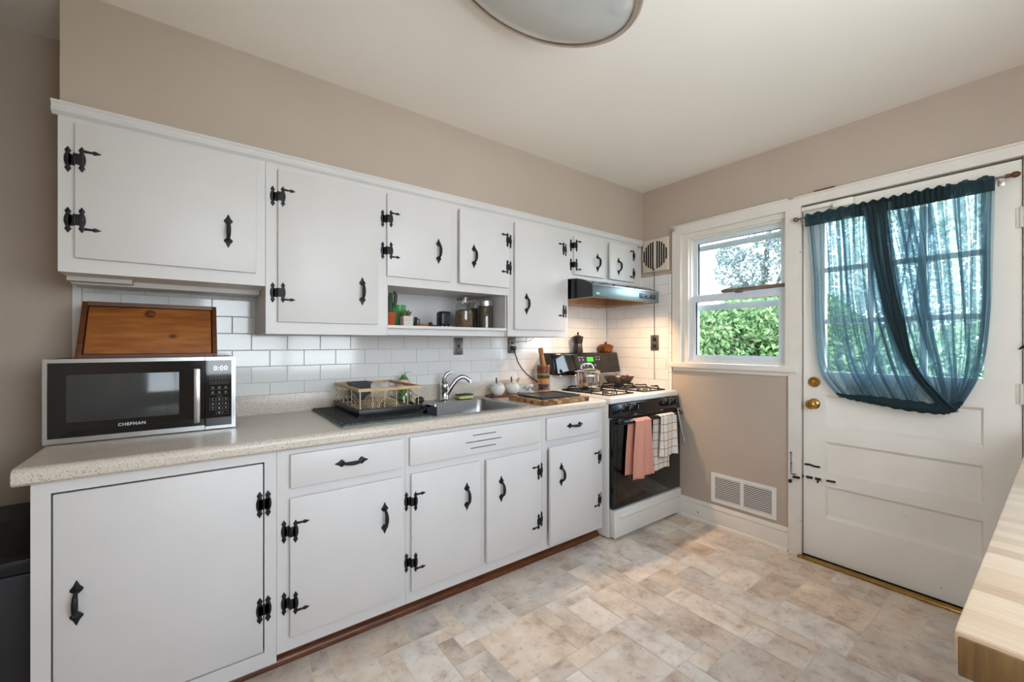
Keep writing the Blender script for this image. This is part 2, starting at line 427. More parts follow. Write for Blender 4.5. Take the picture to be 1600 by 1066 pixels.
# ------------------------------------------------------------------ walls and ceiling
struct('ceiling', MB().box(-2.1, 3.06, -0.8, 2.62, ZC, ZC + 0.06), 'ceiling')
struct('wall_back', MB().box(-2.1, 3.06, YW, YW + 0.15, 0, ZC), 'wall')
struct('wall_right', MB().plate(-0.8, YW, 0, ZC, XW, 3.06, [(1.03, 1.755, 1.11, 2.10), (0.115, 0.96, -0.1, 2.095)], 'yz'), 'wall')
struct('wall_front', MB().plate(-2.1, XW, 0, ZC, -0.73, -0.58, [(0.05, 1.65, 0.95, 2.2)], 'xz'), 'wall')
struct('wall_left', MB().plate(-0.58, YW, 0, ZC, -1.90, -1.75, [(-0.45, 0.85, 0.9, 2.2)], 'yz'), 'wall')
struct('wall_light_baffle', MB().box(-0.76, -0.645, 0.30, YW, 0, ZC), 'wall')  # unseen partition, placed and lengthened to keep light off the far-left wall
# soffit over the wall cabinets
struct('wall_soffit', MB().box(-0.375, XW, YS, YW, 2.085, ZC), 'wall')

# ------------------------------------------------------------------ tile backsplash
def tile_panel(mb, u0, u1, v0, v1, ustart, face, plane, tw=0.1605, th=0.0825, gap=0.0020):
    z = 1.0745 - th * 8; row = -8
    while z < v1:
        u = ustart - (tw / 2 if row % 2 else 0)
        while u < u1:
            a, c = max(u, u0) + gap / 2, min(u + tw, u1) - gap / 2; d, e = max(z, v0) + gap / 2, min(z + th, v1) - gap / 2
            if c - a > 0.008 and e - d > 0.008:
                t = 0.005 + random.uniform(-0.0004, 0.0004)
                b = bmesh.new(); k = 0.002
                ru, rv = random.uniform(-0.004, 0.004), random.uniform(-0.006, 0.006)
                mu, mv = (a + c) / 2, (d + e) / 2
                def P(uu, vv, w):
                    if w > 0.004: w += ru * (uu - mu) + rv * (vv - mv)
                    return (uu, face - w, vv) if plane == 'xz' else (face - w, uu, vv)
                bot = [b.verts.new(P(uu, vv, 0.0)) for uu, vv in ((a, d), (c, d), (c, e), (a, e))]
                mid = [b.verts.new(P(uu, vv, t - 0.0012)) for uu, vv in ((a, d), (c, d), (c, e), (a, e))]
                top = [b.verts.new(P(uu, vv, t)) for uu, vv in ((a + k, d + k), (c - k, d + k), (c - k, e - k), (a + k, e - k))]
                b.faces.new(top)
                for i in range(4):
                    j = (i + 1) % 4
                    b.faces.new((bot[i], bot[j], mid[j], mid[i])); b.faces.new((mid[i], mid[j], top[j], top[i]))
                bmesh.ops.recalc_face_normals(b, faces=b.faces[:])
                mb._merge(b)
            u += tw
        z += th; row += 1
mb = MB(); mb.box(-0.405, XW - 0.002, YW - 0.0035, YW, 0.9, 1.72, mi=1)
tile_panel(mb, -0.377, XW - 0.008, 0.93, 1.72, 0.542 - 0.1605 * 8, YW - 0.002, 'xz')
mb.box(-0.407, -0.379, YW - 0.009, YW, 1.02, 1.525, bev=0.003)
struct('trim_1', mb, ['tile', 'grout'], label='white subway tile backsplash on the cabinet wall', angle=20)
mb = MB(); mb.box(XW - 0.0035, XW, 1.826, YW - 0.002, 0.9, 1.81, mi=1)
tile_panel(mb, 1.852, YW - 0.008, 0.90, 1.81, 1.80 - 0.09, XW - 0.002, 'yz')
for k in range(6): mb.box(XW - 0.008, XW, 1.824, 1.850, 0.905 + k * 0.151, 1.053 + k * 0.151, bev=0.003)
struct('trim_2', mb, ['tile', 'grout'], label='white subway tile backsplash on the window wall', angle=20)

# ------------------------------------------------------------------ mouldings
prof = [(YS + 0.005, 2.100), (YS - 0.030, 2.100), (YS - 0.030, 2.094), (YS - 0.022, 2.087), (YS - 0.020, 2.080), (YS - 0.025, 2.074), (YS - 0.025, 2.067), (YS - 0.018, 2.061), (YS - 0.012, 2.058), (YU - 0.002, 2.056), (YU + 0.005, 2.056)]
mb = MB(); mb.prism([(a, z) for a, z in prof], -0.392, 2.88, 'yz')
struct('trim_3', mb, 'cabinet', label='white crown moulding along the top of the wall cabinets')
tp = [(1.905, 0.0), (1.868, 0.0), (1.868, 0.012), (1.872, 0.022), (1.880, 0.028), (1.888, 0.032), (1.893, 0.045), (1.893, 0.098), (1.905, 0.098)]
struct('trim_4', MB().prism(tp, -0.38, 2.128, 'yz'), 'darkwood', label='dark stained toe kick moulding under the base cabinets')
bp = [(XW, 0), (XW - 0.030, 0), (XW - 0.030, 0.008), (XW - 0.026, 0.016), (XW - 0.016, 0.020), (XW - 0.016, 0.106), (XW - 0.013, 0.110), (XW - 0.018, 0.116), (XW - 0.018, 0.128), (XW - 0.010, 0.140), (XW, 0.143)]
mb = MB(); mb.prism([(a, z) for a, z in bp], 1.032, 1.80, 'xz')
struct('baseboard_right', mb, 'trim')

# ------------------------------------------------------------------ window_1 (right wall)
def kx(y, z, X): return y * X / XW, 1.27 + (z - 1.27) * X / XW
win = MB()
win.plate(1.0303, 1.812, 1.10, 2.152, XW - 0.02, XW, [(1.045, 1.745, 1.0, 2.087)], 'yz')          # casing
win.box(XW - 0.03, XW, 1.0303, 1.82, 2.150, 2.160, bev=0.002)
win.plate(1.028, 1.757, 1.11, 2.11, XW, 3.05, [(1.045, 1.745, 1.13, 2.088)], 'yz')              # jamb liner
win.plate(1.045, 1.745, 1.13, 2.088, XW + 0.012, XW + 0.035, [(1.062, 1.700, 1.145, 2.055)], 'yz')  # inner stop
win.plate(1.045, 1.745, 1.13, 2.088, XW + 0.035, 3.05, [(1.075, 1.690, 1.160, 2.045)], 'yz')
wobj = struct('window_1', win, 'trim')
part('sill', MB().box(XW - 0.045, XW + 0.06, 0.978, 1.832, 1.098, 1.136, bev=0.006).box(XW - 0.014, XW, 1.03, 1.81, 1.072, 1.10, bev=0.003), 'trim', wobj)
MT['vinyl'] = mat('white_vinyl_sash', (214, 221, 228), 0.35, var=0.02)
def sash(name, X, y0, y1, z0, z1, st, rb, rt):
    m = MB(); m.plate(y0, y1, z0, z1, X, X + 0.026, [(y0 + st, y1 - st, z0 + rb, z1 - rt)], 'yz')
    m.plate(y0 + st - 0.012, y1 - st + 0.012, z0 + rb - 0.012, z1 - rt + 0.012, X - 0.003, X + 0.02, [(y0 + st, y1 - st, z0 + rb, z1 - rt)], 'yz')
    s_ = part(name, m, 'vinyl', wobj)
    part('pane', MB().box(X + 0.010, X + 0.014, y0 + st - 0.004, y1 - st + 0.004, z0 + rb - 0.004, z1 - rt + 0.004), 'pane', s_)
    return s_
sash('lower_sash', XW + 0.045, 1.072, 1.693, 1.158, 1.622, 0.034, 0.034, 0.044)
sash('upper_sash', XW + 0.078, 1.072, 1.693, 1.590, 2.048, 0.034, 0.044, 0.034)
# storm window rails outside
m = MB(); m.plate(1.07, 1.70, 1.155, 2.05, XW + 0.118, XW + 0.132, [(1.092, 1.678, 1.18, 1.520), (1.092, 1.678, 1.562, 1.965), (1.092, 1.678, 2.005, 2.035)], 'yz')
part('storm_frame', m, 'vinyl', wobj)

# window_2, behind the camera over the worktop
m = MB(); m.plate(-0.02, 1.72, 0.917, 2.27, -0.58, -0.577, [(0.06, 1.64, 0.96, 2.19)], 'xz')
m.plate(0.05, 1.65, 0.95, 2.2, -0.72, -0.58, [(0.08, 1.62, 0.98, 2.17)], 'xz')
m.box(0.83, 0.87, -0.68, -0.64, 0.98, 2.17)
w2 = struct('window_2', m, 'trim')
part('pane', MB().box(0.08, 1.62, -0.665, -0.661, 0.98, 2.17), 'pane', w2)
m = MB(); m.plate(-0.52, 0.92, 0.83, 2.27, -1.75, -1.73, [(-0.44, 0.84, 0.91, 2.19)], 'yz')
m.plate(-0.45, 0.85, 0.9, 2.2, -1.89, -1.75, [(-0.42, 0.82, 0.93, 2.17)], 'yz')
w3 = struct('fill_window', m, 'trim')  # unseen window added to light the door from the left
part('pane', MB().box(-1.835, -1.831, -0.42, 0.82, 0.93, 2.17), 'pane', w3)

# ------------------------------------------------------------------ door_1 (right wall)
dm = MB()
YD0, YD1 = 0.123, 0.957
g = (0.236, 0.850, 1.11, 1.995)
dm.plate(YD0, YD1, 0.018, 2.088, XW + 0.004, XW + 0.046, [g, (0.236, 0.848, 0.790, 0.975), (0.236, 0.848, 0.530, 0.706), (0.236, 0.848, 0.262, 0.450)], 'yz')
for z0, z1 in ((0.790, 0.975), (0.530, 0.706), (0.262, 0.450)):
    q = bmesh.new(); o_ = [q.verts.new((XW + 0.004, y, z)) for y, z in ((0.236, z0), (0.848, z0), (0.848, z1), (0.236, z1))]; i_ = [q.verts.new((XW + 0.024, y, z)) for y, z in ((0.246, z0 + 0.016), (0.838, z0 + 0.016), (0.838, z1 - 0.016), (0.246, z1 - 0.016))]
    q.faces.new(i_)
    for k in range(4): q.faces.new((o_[k], o_[(k + 1) % 4], i_[(k + 1) % 4], i_[k]))
    bmesh.ops.recalc_face_normals(q, faces=q.faces[:]); dm._merge(q)
    dm.box(XW + 0.028, XW + 0.036, 0.230, 0.854, z0 - 0.006, z1 + 0.006)
for z in (1.402, 1.700): dm.box(XW + 0.012, XW + 0.040, g[0], g[1], z - 0.013, z + 0.013)
for y in (0.440, 0.645): dm.box(XW + 0.013, XW + 0.039, y - 0.013, y + 0.013, g[2], g[3])
door = struct('door_1', dm, 'doorpaint')
part('pane', MB().box(XW + 0.024, XW + 0.028, g[0] - 0.004, g[1] + 0.004, g[2] - 0.004, g[3] + 0.004), 'pane', door)
RX = Matrix.Rotation(-PI / 2, 4, 'Y')          # lathe axis +z -> -x
kn = MB()
kn.lathe([(0, 0), (0.030, 0), (0.031, 0.004), (0.026, 0.010), (0.014, 0.014), (0.013, 0.030), (0.020, 0.036), (0.027, 0.046), (0.028, 0.056), (0.023, 0.064), (0.012, 0.067), (0.010, 0.063), (0, 0.063)], 28, (XW + 0.004, 0.902, 0.919), RX)
part('knob', kn, 'brass', door, label='polished brass door knob')
db = MB(); db.lathe([(0, 0), (0.030, 0), (0.031, 0.004), (0.027, 0.010), (0.010, 0.012), (0, 0.012)], 28, (XW + 0.004, 0.902, 1.047), RX)
db.box(XW - 0.028, XW - 0.008, 0.898, 0.906, 1.034, 1.060, bev=0.003)
part('deadbolt', db, 'brass', door, label='aged brass deadbolt with thumb turn')
m = MB()
m.box(XW + 0.001, XW + 0.005, 0.862, 0.956, 0.544, 0.562, bev=0.001, mi=1)
m.tube([(XW - 0.002, 0.948, 0.553), (XW - 0.002, 0.925, 0.556), (XW - 0.002, 0.90, 0.551), (XW - 0.002, 0.872, 0.552)], 0.006, 8)
part('latch_plate', m, ['iron', 'doorpaint'], door)
m = MB()
m.box(XW + 0.001, XW + 0.005, 0.79, 0.956, 0.462, 0.496, bev=0.001, mi=1)
m.tube([(XW - 0.004, 0.956, 0.480), (XW - 0.004, 0.868, 0.481)], 0.007, 10)
m.tube([(XW - 0.004, 0.878, 0.480), (XW - 0.018, 0.878, 0.470), (XW - 0.02, 0.878, 0.462)], 0.005, 8)
m.tube([(XW - 0.002, 0.840, 0.482), (XW - 0.002, 0.798, 0.484)], 0.006, 8)
for y in (0.945, 0.90, 0.855): m.box(XW - 0.012, XW + 0.004, y - 0.005, y + 0.005, 0.470, 0.492, bev=0.002, mi=1)
part('slide_bolt', m, ['iron', 'doorpaint'], door)
# casing of the door
m = MB()
m.plate(0.02, 1.030, 0.0, 2.150, XW - 0.02, XW, [(0.117, 0.962, -0.1, 2.098)], 'yz')
m.box(XW - 0.028, XW, 0.0, 1.0, 2.148, 2.158, bev=0.002)
m.plate(0.112, 0.965, 0.0, 2.1, XW, 3.05, [(0.118, 0.961, -0.1, 2.096)], 'yz')
m.plate(0.112, 0.965, 0.0, 2.1, XW + 0.048, 3.05, [(0.135, 0.945, -0.1, 2.08)], 'yz')
struct('trim_5', m, 'trim', label='white painted door casing')
m = MB(); m.box(XW - 0.045, XW + 0.06, 0.10, 0.975, 0.0, 0.012, bev=0.003); m.box(XW + 0.004, XW + 0.06, 0.118, 0.960, 0.012, 0.017, bev=0.001, mi=1)
struct('trim_6', m, ['brass', 'hole'], label='worn brass threshold under the door')
for z in (1.83, 1.05, 0.30):
    m = MB()
    m.tube([(XW - 0.006, 0.121, z - 0.045), (XW - 0.006, 0.121, z + 0.045)], 0.009, 10)
    m.box(XW - 0.003, XW + 0.004, 0.123, 0.140, z - 0.045, z + 0.045, bev=0.001)
    part('hinge', m, 'trim', door)

# ------------------------------------------------------------------ cabinet hardware (shared meshes)
def spade(zt, zb, w):      # pointed plate, symmetric in x, tip at zt
    d = zt - zb
    L_ = [(0, zt), (0.20 * w, zt - 0.16 * d), (0.5 * w, zt - 0.42 * d), (w, zt - 0.66 * d), (0.92 * w, zt - 0.80 * d), (0.55 * w, zt - 0.92 * d), (0.42 * w, zb)]
    return L_ + [(-x, z) for x, z in L_[::-1] if x > 1e-6]
def pull_mesh():
    m = MB()
    up = spade(0.069, 0.028, 0.0155)
    m.prism(up, -0.004, 0.0, 'xz', bev=0.0012); m.prism([(x, -z) for x, z in up][::-1], -0.004, 0.0, 'xz', bev=0.0012)
    pts, rs = [], []
    for i in range(15):
        t = -1 + 2 * i / 14
        pts.append((0, -0.003 - 0.027 * math.sqrt(max(0, 1 - abs(t) ** 2.6)), t * 0.036)); rs.append(0.0048 + 0.0034 * (1 - t * t))
    m.tube(pts, rs, 10)
    for s in (-1, 1): m.ball((0, -0.005, s * 0.041), 0.0032, 0.0022, 0.0032, 8, 6)
    return m.mesh('handle', 'iron')
PULL = pull_mesh()
def hinge_mesh(side, spur, step=0.018, plain=False):
    # side=+1: door lies to +x of the barrel (left hung); spur=+1 top, -1 bottom, 0 none
    m = MB(); c = 0.0185
    half = [(0.0008, 0.044), (0.0045, 0.037), (0.0085, 0.0315), (0.0070, 0.0265), (0.0048, 0.0235), (0.0066, 0.020), (0.0095, 0.010), (0.0102, 0.0)]
    if plain: half = [(x * 1.15, z * 1.1) for x, z in half]
    R_ = half + [(x, -z) for x, z in half[::-1][1:]]
    poly = R_ + [(-x, z) for x, z in R_[::-1]]
    for sgn, y1 in ((side, -step), (-side, 0.0)):
        m.prism([(x + sgn * c * (0.72 if plain else 1), z) for x, z in poly], y1 - 0.0035, y1, 'xz', bev=0.0008)
        a, b_ = sorted((0.0, sgn * c)); m.box(a, b_, y1 - 0.0035, y1, -0.019, 0.019, bev=0.0008)
        for z in (-0.031, 0.031): m.ball((sgn * c * (0.72 if plain else 1), y1 - 0.0035, z), 0.0026, 0.0016, 0.0026, 8, 6)
    m.tube([(0, -step - 0.001, -0.019), (0, -step - 0.001, 0.019)], 0.0036, 10)
    if step > 0.004: m.box(-0.0035, 0.0035, -step, 0.0, -0.019, 0.019)
    if spur:
        z = spur * 0.030; x0 = side * (c + 0.004)
        P = [(0, 0.0048), (0.022, 0.0034), (0.024, 0.0062), (0.030, 0.0070), (0.046, 0.0), (0.030, -0.0070), (0.024, -0.0062), (0.022, -0.0034), (0, -0.0048)]
        P = [(x0 + side * x, z + v) for x, v in P]
        if side < 0: P = P[::-1]
        m.prism(P, -step - 0.0035, -step, 'xz', bev=0.0008)
    return m.mesh('hinge', 'iron')
HINGE = {(s, k): hinge_mesh(s, k) for s in (-1, 1) for k in (-1, 1)}
HPLAIN = hinge_mesh(-1, 0, step=0.0005, plain=True)

def slab(x0, x1, z0, z1, y0, y1): return MB().box(x0, x1, y0, y1, z0, z1, bev=0.003, seg=2)
def add_door(cab, x0, x1, z0, z1, yf, hung, handle, hz, ajar=0.0, label=None, lip=0.018):
    hx = x0 if hung == 'L' else x1
    d = part('door', slab(x0, x1, z0, z1, yf - lip, yf), 'cabinet', cab, origin=(hx, yf, z0), rot=(0, 0, math.radians(ajar) if hung == 'R' else -math.radians(ajar)))
    if label: d['label'] = label
    if handle: inst('handle', PULL, d, (handle[0], yf - lip, handle[1]))
    s = 1 if hung == 'L' else -1
    for z, k in hz:
        inst('hinge', HINGE[(s, k)], d, (hx, yf, z))
    return d
def add_drawer(cab, x0, x1, z0, z1, yf, hx, hz, name='drawer', slots=None):
    mb = slab(x0, x1, z0, z1, yf - 0.018, yf)
    if slots:
        for a, c, z in slots: mb.box(a, c, yf - 0.0186, yf - 0.0170, z - 0.0018, z + 0.0018, mi=1)
    d = part(name, mb, ['cabinet', 'hole'], cab)
    if hx is not None: inst('handle', PULL, d, (hx, yf - 0.018, hz), (0, PI / 2, 0))
    return d
def carcass(x0, x1, yf, yb, z0, z1, holes, t=0.018, left=True):
    m = MB(); m.plate(x0, x1, z0, z1, yf, yf + 0.020, holes, 'xz')
    m.box(x0 + 0.0, x0 + t, yf + 0.02, yb, z0, z1); m.box(x1 - t, x1, yf + 0.02, yb, z0, z1)
    m.box(x0 + t, x1 - t, yb - 0.012, yb, z0, z1)
    m.box(x0 + t, x1 - t, yf + 0.02, yb - 0.012, z0, z0 + t); m.box(x0 + t, x1 - t, yf + 0.02, yb - 0.012, z1 - t, z1)
    return m
YBK = YW - 0.012
# ------------------------------------------------------------------ wall cabinets
GW = 'white wall cabinets under the soffit'
c = thing('wall_cabinet', 'wide white wall cabinet at the far left above the microwave', 'cabinet', (-0.07, 2.27, 1.52), GW)
m = carcass(-0.378, 0.238, YU, YBK, 1.520, 2.056, [(-0.315, 0.19, 1.59, 2.02)])
m.box(-0.378, 0.236, 2.27, 2.40, 1.500, 1.520); m.box(-0.378, -0.20, 2.2, 2.40, 1.505, 1.520)
part('body', m, 'cabinet', c)
add_door(c, -0.335, 0.203, 1.570, 2.039, YU, 'L', (0.105, 1.731), ((1.910, 1), (1.700, -1)))
c = thing('wall_cabinet', 'tall white wall cabinet second from the left, beside the open shelf', 'cabinet', (0.505, 2.27, 1.315), GW)
part('body', carcass(0.2395, 0.7735, YU, YBK, 1.315, 2.056, [(0.30, 0.70, 1.39, 2.01)]), 'cabinet', c)
add_door(c, 0.284, 0.724, 1.368, 2.033, YU, 'L', (0.644, 1.526), ((1.914, 1), (1.495, -1)))
c = thing('wall_cabinet', 'white double door wall cabinet with an open shelf of jars below', 'cabinet', (1.154, 2.27, 1.315), GW)
m = MB(); m.plate(0.7745, 1.5485, 1.320, 2.056, YU, YU + 0.020, [(0.79, 1.11, 1.63, 2.01), (1.20, 1.515, 1.63, 2.01), (0.778, 1.534, 1.2, 1.570)], 'xz')
for x0, x1 in ((0.7745, 0.780), (1.530, 1.5485)): m.box(x0, x1, YU + 0.02, YBK, 1.320, 2.056)
m.box(0.780, 1.530, YBK - 0.012, YBK, 1.320, 2.056); m.box(0.780, 1.530, YU + 0.02, YBK - 0.012, 1.575, 1.595); m.box(0.780, 1.530, YU + 0.02, YBK - 0.012, 2.036, 2.056)
part('body', m, 'cabinet', c)
m = MB(); m.box(0.780, 1.530, YU + 0.004, YBK - 0.012, 1.352, 1.368, bev=0.002); m.box(0.780, 1.530, YU + 0.03, YU + 0.048, 1.318, 1.352)
part('shelf', m, 'cabinet', c)
add_door(c, 0.769, 1.130, 1.615, 2.032, YU, 'L', (1.053, 1.775), ((1.904, 1), (1.743, -1)))
add_door(c, 1.178, 1.536, 1.614, 2.028, YU, 'R', (1.270, 1.774), ((1.906, 1), (1.741, -1)), ajar=2.6)
c = thing('wall_cabinet', 'tall narrow white wall cabinet left of the range hood', 'cabinet', (1.80, 2.27, 1.320), GW)
part('body', carcass(1.5495, 2.050, YU, YBK, 1.320, 2.056, [(1.60, 1.98, 1.39, 2.0)]), 'cabinet', c)
add_door(c, 1.576, 2.010, 1.362, 2.027, YU, 'R', (1.665, 1.525), ((1.917, 1), (1.493, -1)), ajar=0.6)
c = thing('wall_cabinet', 'short white double door wall cabinet above the range hood', 'cabinet', (2.43, 2.27, 1.72), GW)
m = carcass(2.051, 2.822, YU, YBK, 1.722, 2.056, [(2.12, 2.39, 1.775, 2.0), (2.48, 2.75, 1.775, 2.0)])
m.box(2.822, XW - 0.006, YU + 0.02, YU + 0.036, 1.722, 2.056)
part('body', m, 'cabinet', c)
add_door(c, 2.097, 2.408, 1.755, 2.025, YU, 'L', (2.329, 1.861), ((1.957, 1), (1.823, -1)), ajar=1.0)
add_door(c, 2.460, 2.768, 1.756, 2.027, YU, 'R', (2.559, 1.859), ((1.968, 1), (1.827, -1)), ajar=2.2)

# ------------------------------------------------------------------ base cabinets
GB = 'white base cabinets under the countertop'
c = thing('base_cabinet', 'wide white base cabinet at the left end with one large flush door', 'cabinet', (-0.07, 2.1, 0.0), GB)
m = carcass(-0.383, 0.2435, YB, YBK, 0.062, 0.874, [(-0.343, 0.204, 0.116, 0.829)])
m.box(-0.383, -0.365, 1.91, YBK, 0.0, 0.062); m.box(0.2255, 0.2435, 1.91, YBK, 0.0, 0.062)
part('body', m, 'cabinet', c)
d = part('door', MB().box(-0.339, 0.200, YB, YB + 0.018, 0.121, 0.823, bev=0.0025), 'cabinet', c, origin=(0.2, YB, 0.12))
inst('handle', PULL, d, (-0.289, YB, 0.487))
for z in (0.673, 0.279): inst('hinge', HPLAIN, d, (0.202, YB, z))
def base_body(x0, x1, holes):
    m = carcass(x0, x1, YB, YBK, 0.090, 0.874, holes)
    m.box(x0, x0 + 0.018, 1.91, YBK, 0.0, 0.090); m.box(x1 - 0.018, x1, 1.91, YBK, 0.0, 0.090)
    return m
c = thing('base_cabinet', 'white base cabinet with one drawer over one door, second from the left', 'cabinet', (0.5, 2.1, 0.0), GB)
part('body', base_body(0.2445, 0.7565, [(0.31, 0.71, 0.74, 0.83), (0.31, 0.71, 0.17, 0.66)]), 'cabinet', c)
add_drawer(c, 0.289, 0.738, 0.716, 0.846, YB, 0.516, 0.783)
add_door(c, 0.287, 0.738, 0.146, 0.677, YB, 'L', (0.655, 0.515), ((0.551, 1), (0.275, -1)))
c = thing('base_cabinet', 'white sink base cabinet with slotted false front over two doors', 'cabinet', (1.17, 2.1, 0.0), GB)
m = MB(); m.plate(0.7575, 1.5765, 0.090, 0.874, YB, YB + 0.02, [(0.80, 1.13, 0.17, 0.66), (1.21, 1.53, 0.17, 0.66)], 'xz')
for x0, x1 in ((0.7575, 0.7755), (1.5585, 1.5765)): m.box(x0, x1, YB + 0.02, YBK, 0.090, 0.70); m.box(x0, x1, 1.91, YBK, 0.0, 0.090); m.box(x0, x1, YB + 0.02, 1.83, 0.70, 0.874)
m.box(0.7755, 1.5585, YB + 0.02, YBK, 0.090, 0.108)
part('body', m, 'cabinet', c)
add_drawer(c, 0.773, 1.553, 0.718, 0.846, YB, None, None, 'false_front', [(1.104, 1.245, 0.8135), (1.064, 1.279, 0.7815), (1.090, 1.245, 0.7505)])
add_door(c, 0.780, 1.148, 0.149, 0.679, YB, 'L', (1.069, 0.518), ((0.555, 1), (0.277, -1)))
add_door(c, 1.183, 1.553, 0.152, 0.677, YB, 'R', (1.273, 0.514), ((0.552, 1), (0.274, -1)), ajar=1.2)
c = thing('base_cabinet', 'narrow white base cabinet with a small drawer, next to the gas range', 'cabinet', (1.83, 2.1, 0.0), GB)
part('body', base_body(1.5775, 2.090, [(1.62, 2.01, 0.74, 0.83), (1.62, 2.02, 0.17, 0.66)]), 'cabinet', c)
add_drawer(c, 1.601, 2.037, 0.717, 0.845, YB, 1.822, 0.784)
add_door(c, 1.607, 2.055, 0.125, 0.680, YB, 'R', (1.695, 0.513), ((0.554, 1), (0.282, -1)), ajar=2.4)

# ------------------------------------------------------------------ countertop
c = thing('countertop', 'beige speckled laminate countertop along the cabinet wall with a sink cut-out', 'countertop', (0.85, 2.12, 0.875))
m = MB()
X0, X1 = -0.415, 2.098; SX0, SX1, SY0, SY1 = 0.915, 1.505, 1.850, 2.345
m.plate(X0, X1, 1.80, YW - 0.002, 0.875, 0.915, [(SX0, SX1, SY0, SY1)], 'xy')
nose = [(1.805, 0.915), (1.795, 0.9145), (1.786, 0.910), (1.781, 0.902), (1.780, 0.893), (1.780, 0.874), (1.790, 0.866), (1.803, 0.866), (1.805, 0.88)]
m.prism(nose, X0, X1, 'yz')
part('top', m, 'counter', c)
part('splash_lip', MB().box(X0 + 0.01, X1, YW - 0.026, YW - 0.010, 0.914, 1.014, bev=0.004), 'counter', c)
#==SINK==
# ------------------------------------------------------------------ sink and faucet
c = thing('sink', 'stainless steel drop-in kitchen sink', 'sink', (1.21, 2.1, 0.76))
m = MB(); bx0, bx1, by0, by1 = 0.935, 1.487, 1.868, 2.295
def rr(x0, x1, y0, y1, r, n=5):
    P = []
    for cx, cy, a0 in ((x1 - r, y1 - r, 0), (x0 + r, y1 - r, 90), (x0 + r, y0 + r, 180), (x1 - r, y0 + r, 270)):
        for k in range(n + 1):
            a = math.radians(a0 + 90 * k / n); P.append((cx + r * math.cos(a), cy + r * math.sin(a)))
    return P
loops = [(rr(0.896, 1.526, 1.832, 2.405, 0.03), 0.9155), (rr(0.899, 1.523, 1.835, 2.402, 0.03), 0.920), (rr(0.910, 1.512, 1.846, 2.390, 0.03), 0.920),
         (rr(bx0 - 0.006, bx1 + 0.006, by0 - 0.006, by1 + 0.006, 0.055), 0.917), (rr(bx0, bx1, by0, by1, 0.05), 0.908),
         (rr(bx0 + 0.012, bx1 - 0.012, by0 + 0.012, by1 - 0.012, 0.05), 0.775), (rr(bx0 + 0.04, bx1 - 0.04, by0 + 0.04, by1 - 0.04, 0.04), 0.760)]
b = bmesh.new(); rings = [[b.verts.new((x, y, z)) for x, y in P] for P, z in loops]
for A, B in zip(rings, rings[1:]):
    for k in range(len(A)): b.faces.new((A[k], A[(k + 1) % len(A)], B[(k + 1) % len(B)], B[k]))
b.faces.new(rings[-1]); bmesh.ops.recalc_face_normals(b, faces=b.faces[:])
for f in b.faces: f.normal_flip()
m._merge(b)
part('basin', m, 'dsteel', c)
part('drain', MB().lathe([(0, 0.004), (0.02, 0.004), (0.03, 0.006), (0.042, 0.003), (0.044, 0.0), (0, 0)], 24, (1.21, 2.08, 0.7605)), 'chrome', c)
c = thing('faucet', 'chrome single-lever kitchen faucet behind the sink', 'faucet', (1.243, 2.352, 0.92))
m = MB(); m.lathe([(0, 0), (0.030, 0), (0.030, 0.006), (0.025, 0.012), (0.023, 0.05), (0.024, 0.062), (0.027, 0.070), (0.027, 0.095), (0.022, 0.108), (0.012, 0.116), (0, 0.118)], 24, (1.243, 2.352, 0.92))
part('base', m, 'chrome', c)
m = MB(); pts = []
for i in range(13):
    t = i / 12
    pts.append((1.252 + 0.132 * t, 2.345 - 0.05 * t, 0.955 + 0.125 * math.sin(t * PI * 0.62) - 0.028 * t * t))
pts.append((1.391, 2.292, 1.046)); pts.append((1.393, 2.291, 1.026))
m.tube(pts, [0.017 - 0.004 * min(1, i / 10) for i in range(len(pts))], 12)
part('spout', m, 'chrome', c)
m = MB(); m.tube([(1.240, 2.352, 1.030), (1.236, 2.350, 1.050), (1.242, 2.345, 1.068), (1.256, 2.340, 1.086), (1.276, 2.333, 1.095)], [0.018, 0.016, 0.013, 0.012, 0.009], 12)
part('lever', m, 'chrome', c)

# sponge on the sink ledge
m = MB(); m.box(1.333, 1.437, 2.318, 2.384, 0.9205, 0.939, bev=0.003, mi=0); m.box(1.334, 1.436, 2.319, 2.383, 0.939, 0.948, bev=0.002, mi=1)
MT['spongey'] = mat('yellow_sponge', (214, 204, 132), 0.95, var=0.15, scale=120, bump=0.4); MT['spongeg'] = mat('green_scourer', (44, 88, 62), 0.95, var=0.3, scale=150, bump=0.4)
solo('sponge', m, ['spongey', 'spongeg'], 'yellow sponge with green scouring top on the sink ledge', 'sponge', (1.385, 2.35, 0.9205))

# ------------------------------------------------------------------ drying mat, dish rack and what stands by it
MT['matgrey'] = mat('ribbed_grey_microfibre', (92, 92, 90), 0.95, var=0.45, scale=60, stretch=(2, 1, 1), bump=0.3)
MT['matteal'] = mat('pale_teal_backing', (120, 142, 138), 0.95, var=0.1, scale=60)
m = MB(); m.box(0.492, 0.905, 1.836, 2.425, 0.9153, 0.921, bev=0.002, mi=1); m.box(0.496, 0.896, 1.846, 2.42, 0.921, 0.9275, bev=0.002, mi=0)
for k in range(44):
    x = 0.502 + k * 0.009
    m.box(x, x + 0.0055, 1.850, 2.416, 0.9275, 0.9295, mi=2 if k % 2 else 0)
MT['matdark'] = mat('dark_mat_rib', (44, 46, 48), 0.95, var=0.3, scale=60)
solo('drying_mat', m, ['matgrey', 'matteal', 'matdark'], 'grey ribbed drying mat folded under the dish rack', 'drying mat', (0.7, 2.13, 0.9153))
c = thing('dish_rack', 'dish rack of wire with a bamboo top rail on a black drip tray', 'dish rack', (0.745, 2.16, 0.929))
RX0, RX1, RY0, RY1 = 0.592, 0.902, 1.952, 2.372
m = MB(); m.plate(RX0, RX1, RY0, RY1, 0.9345, 0.940, [], 'xy')
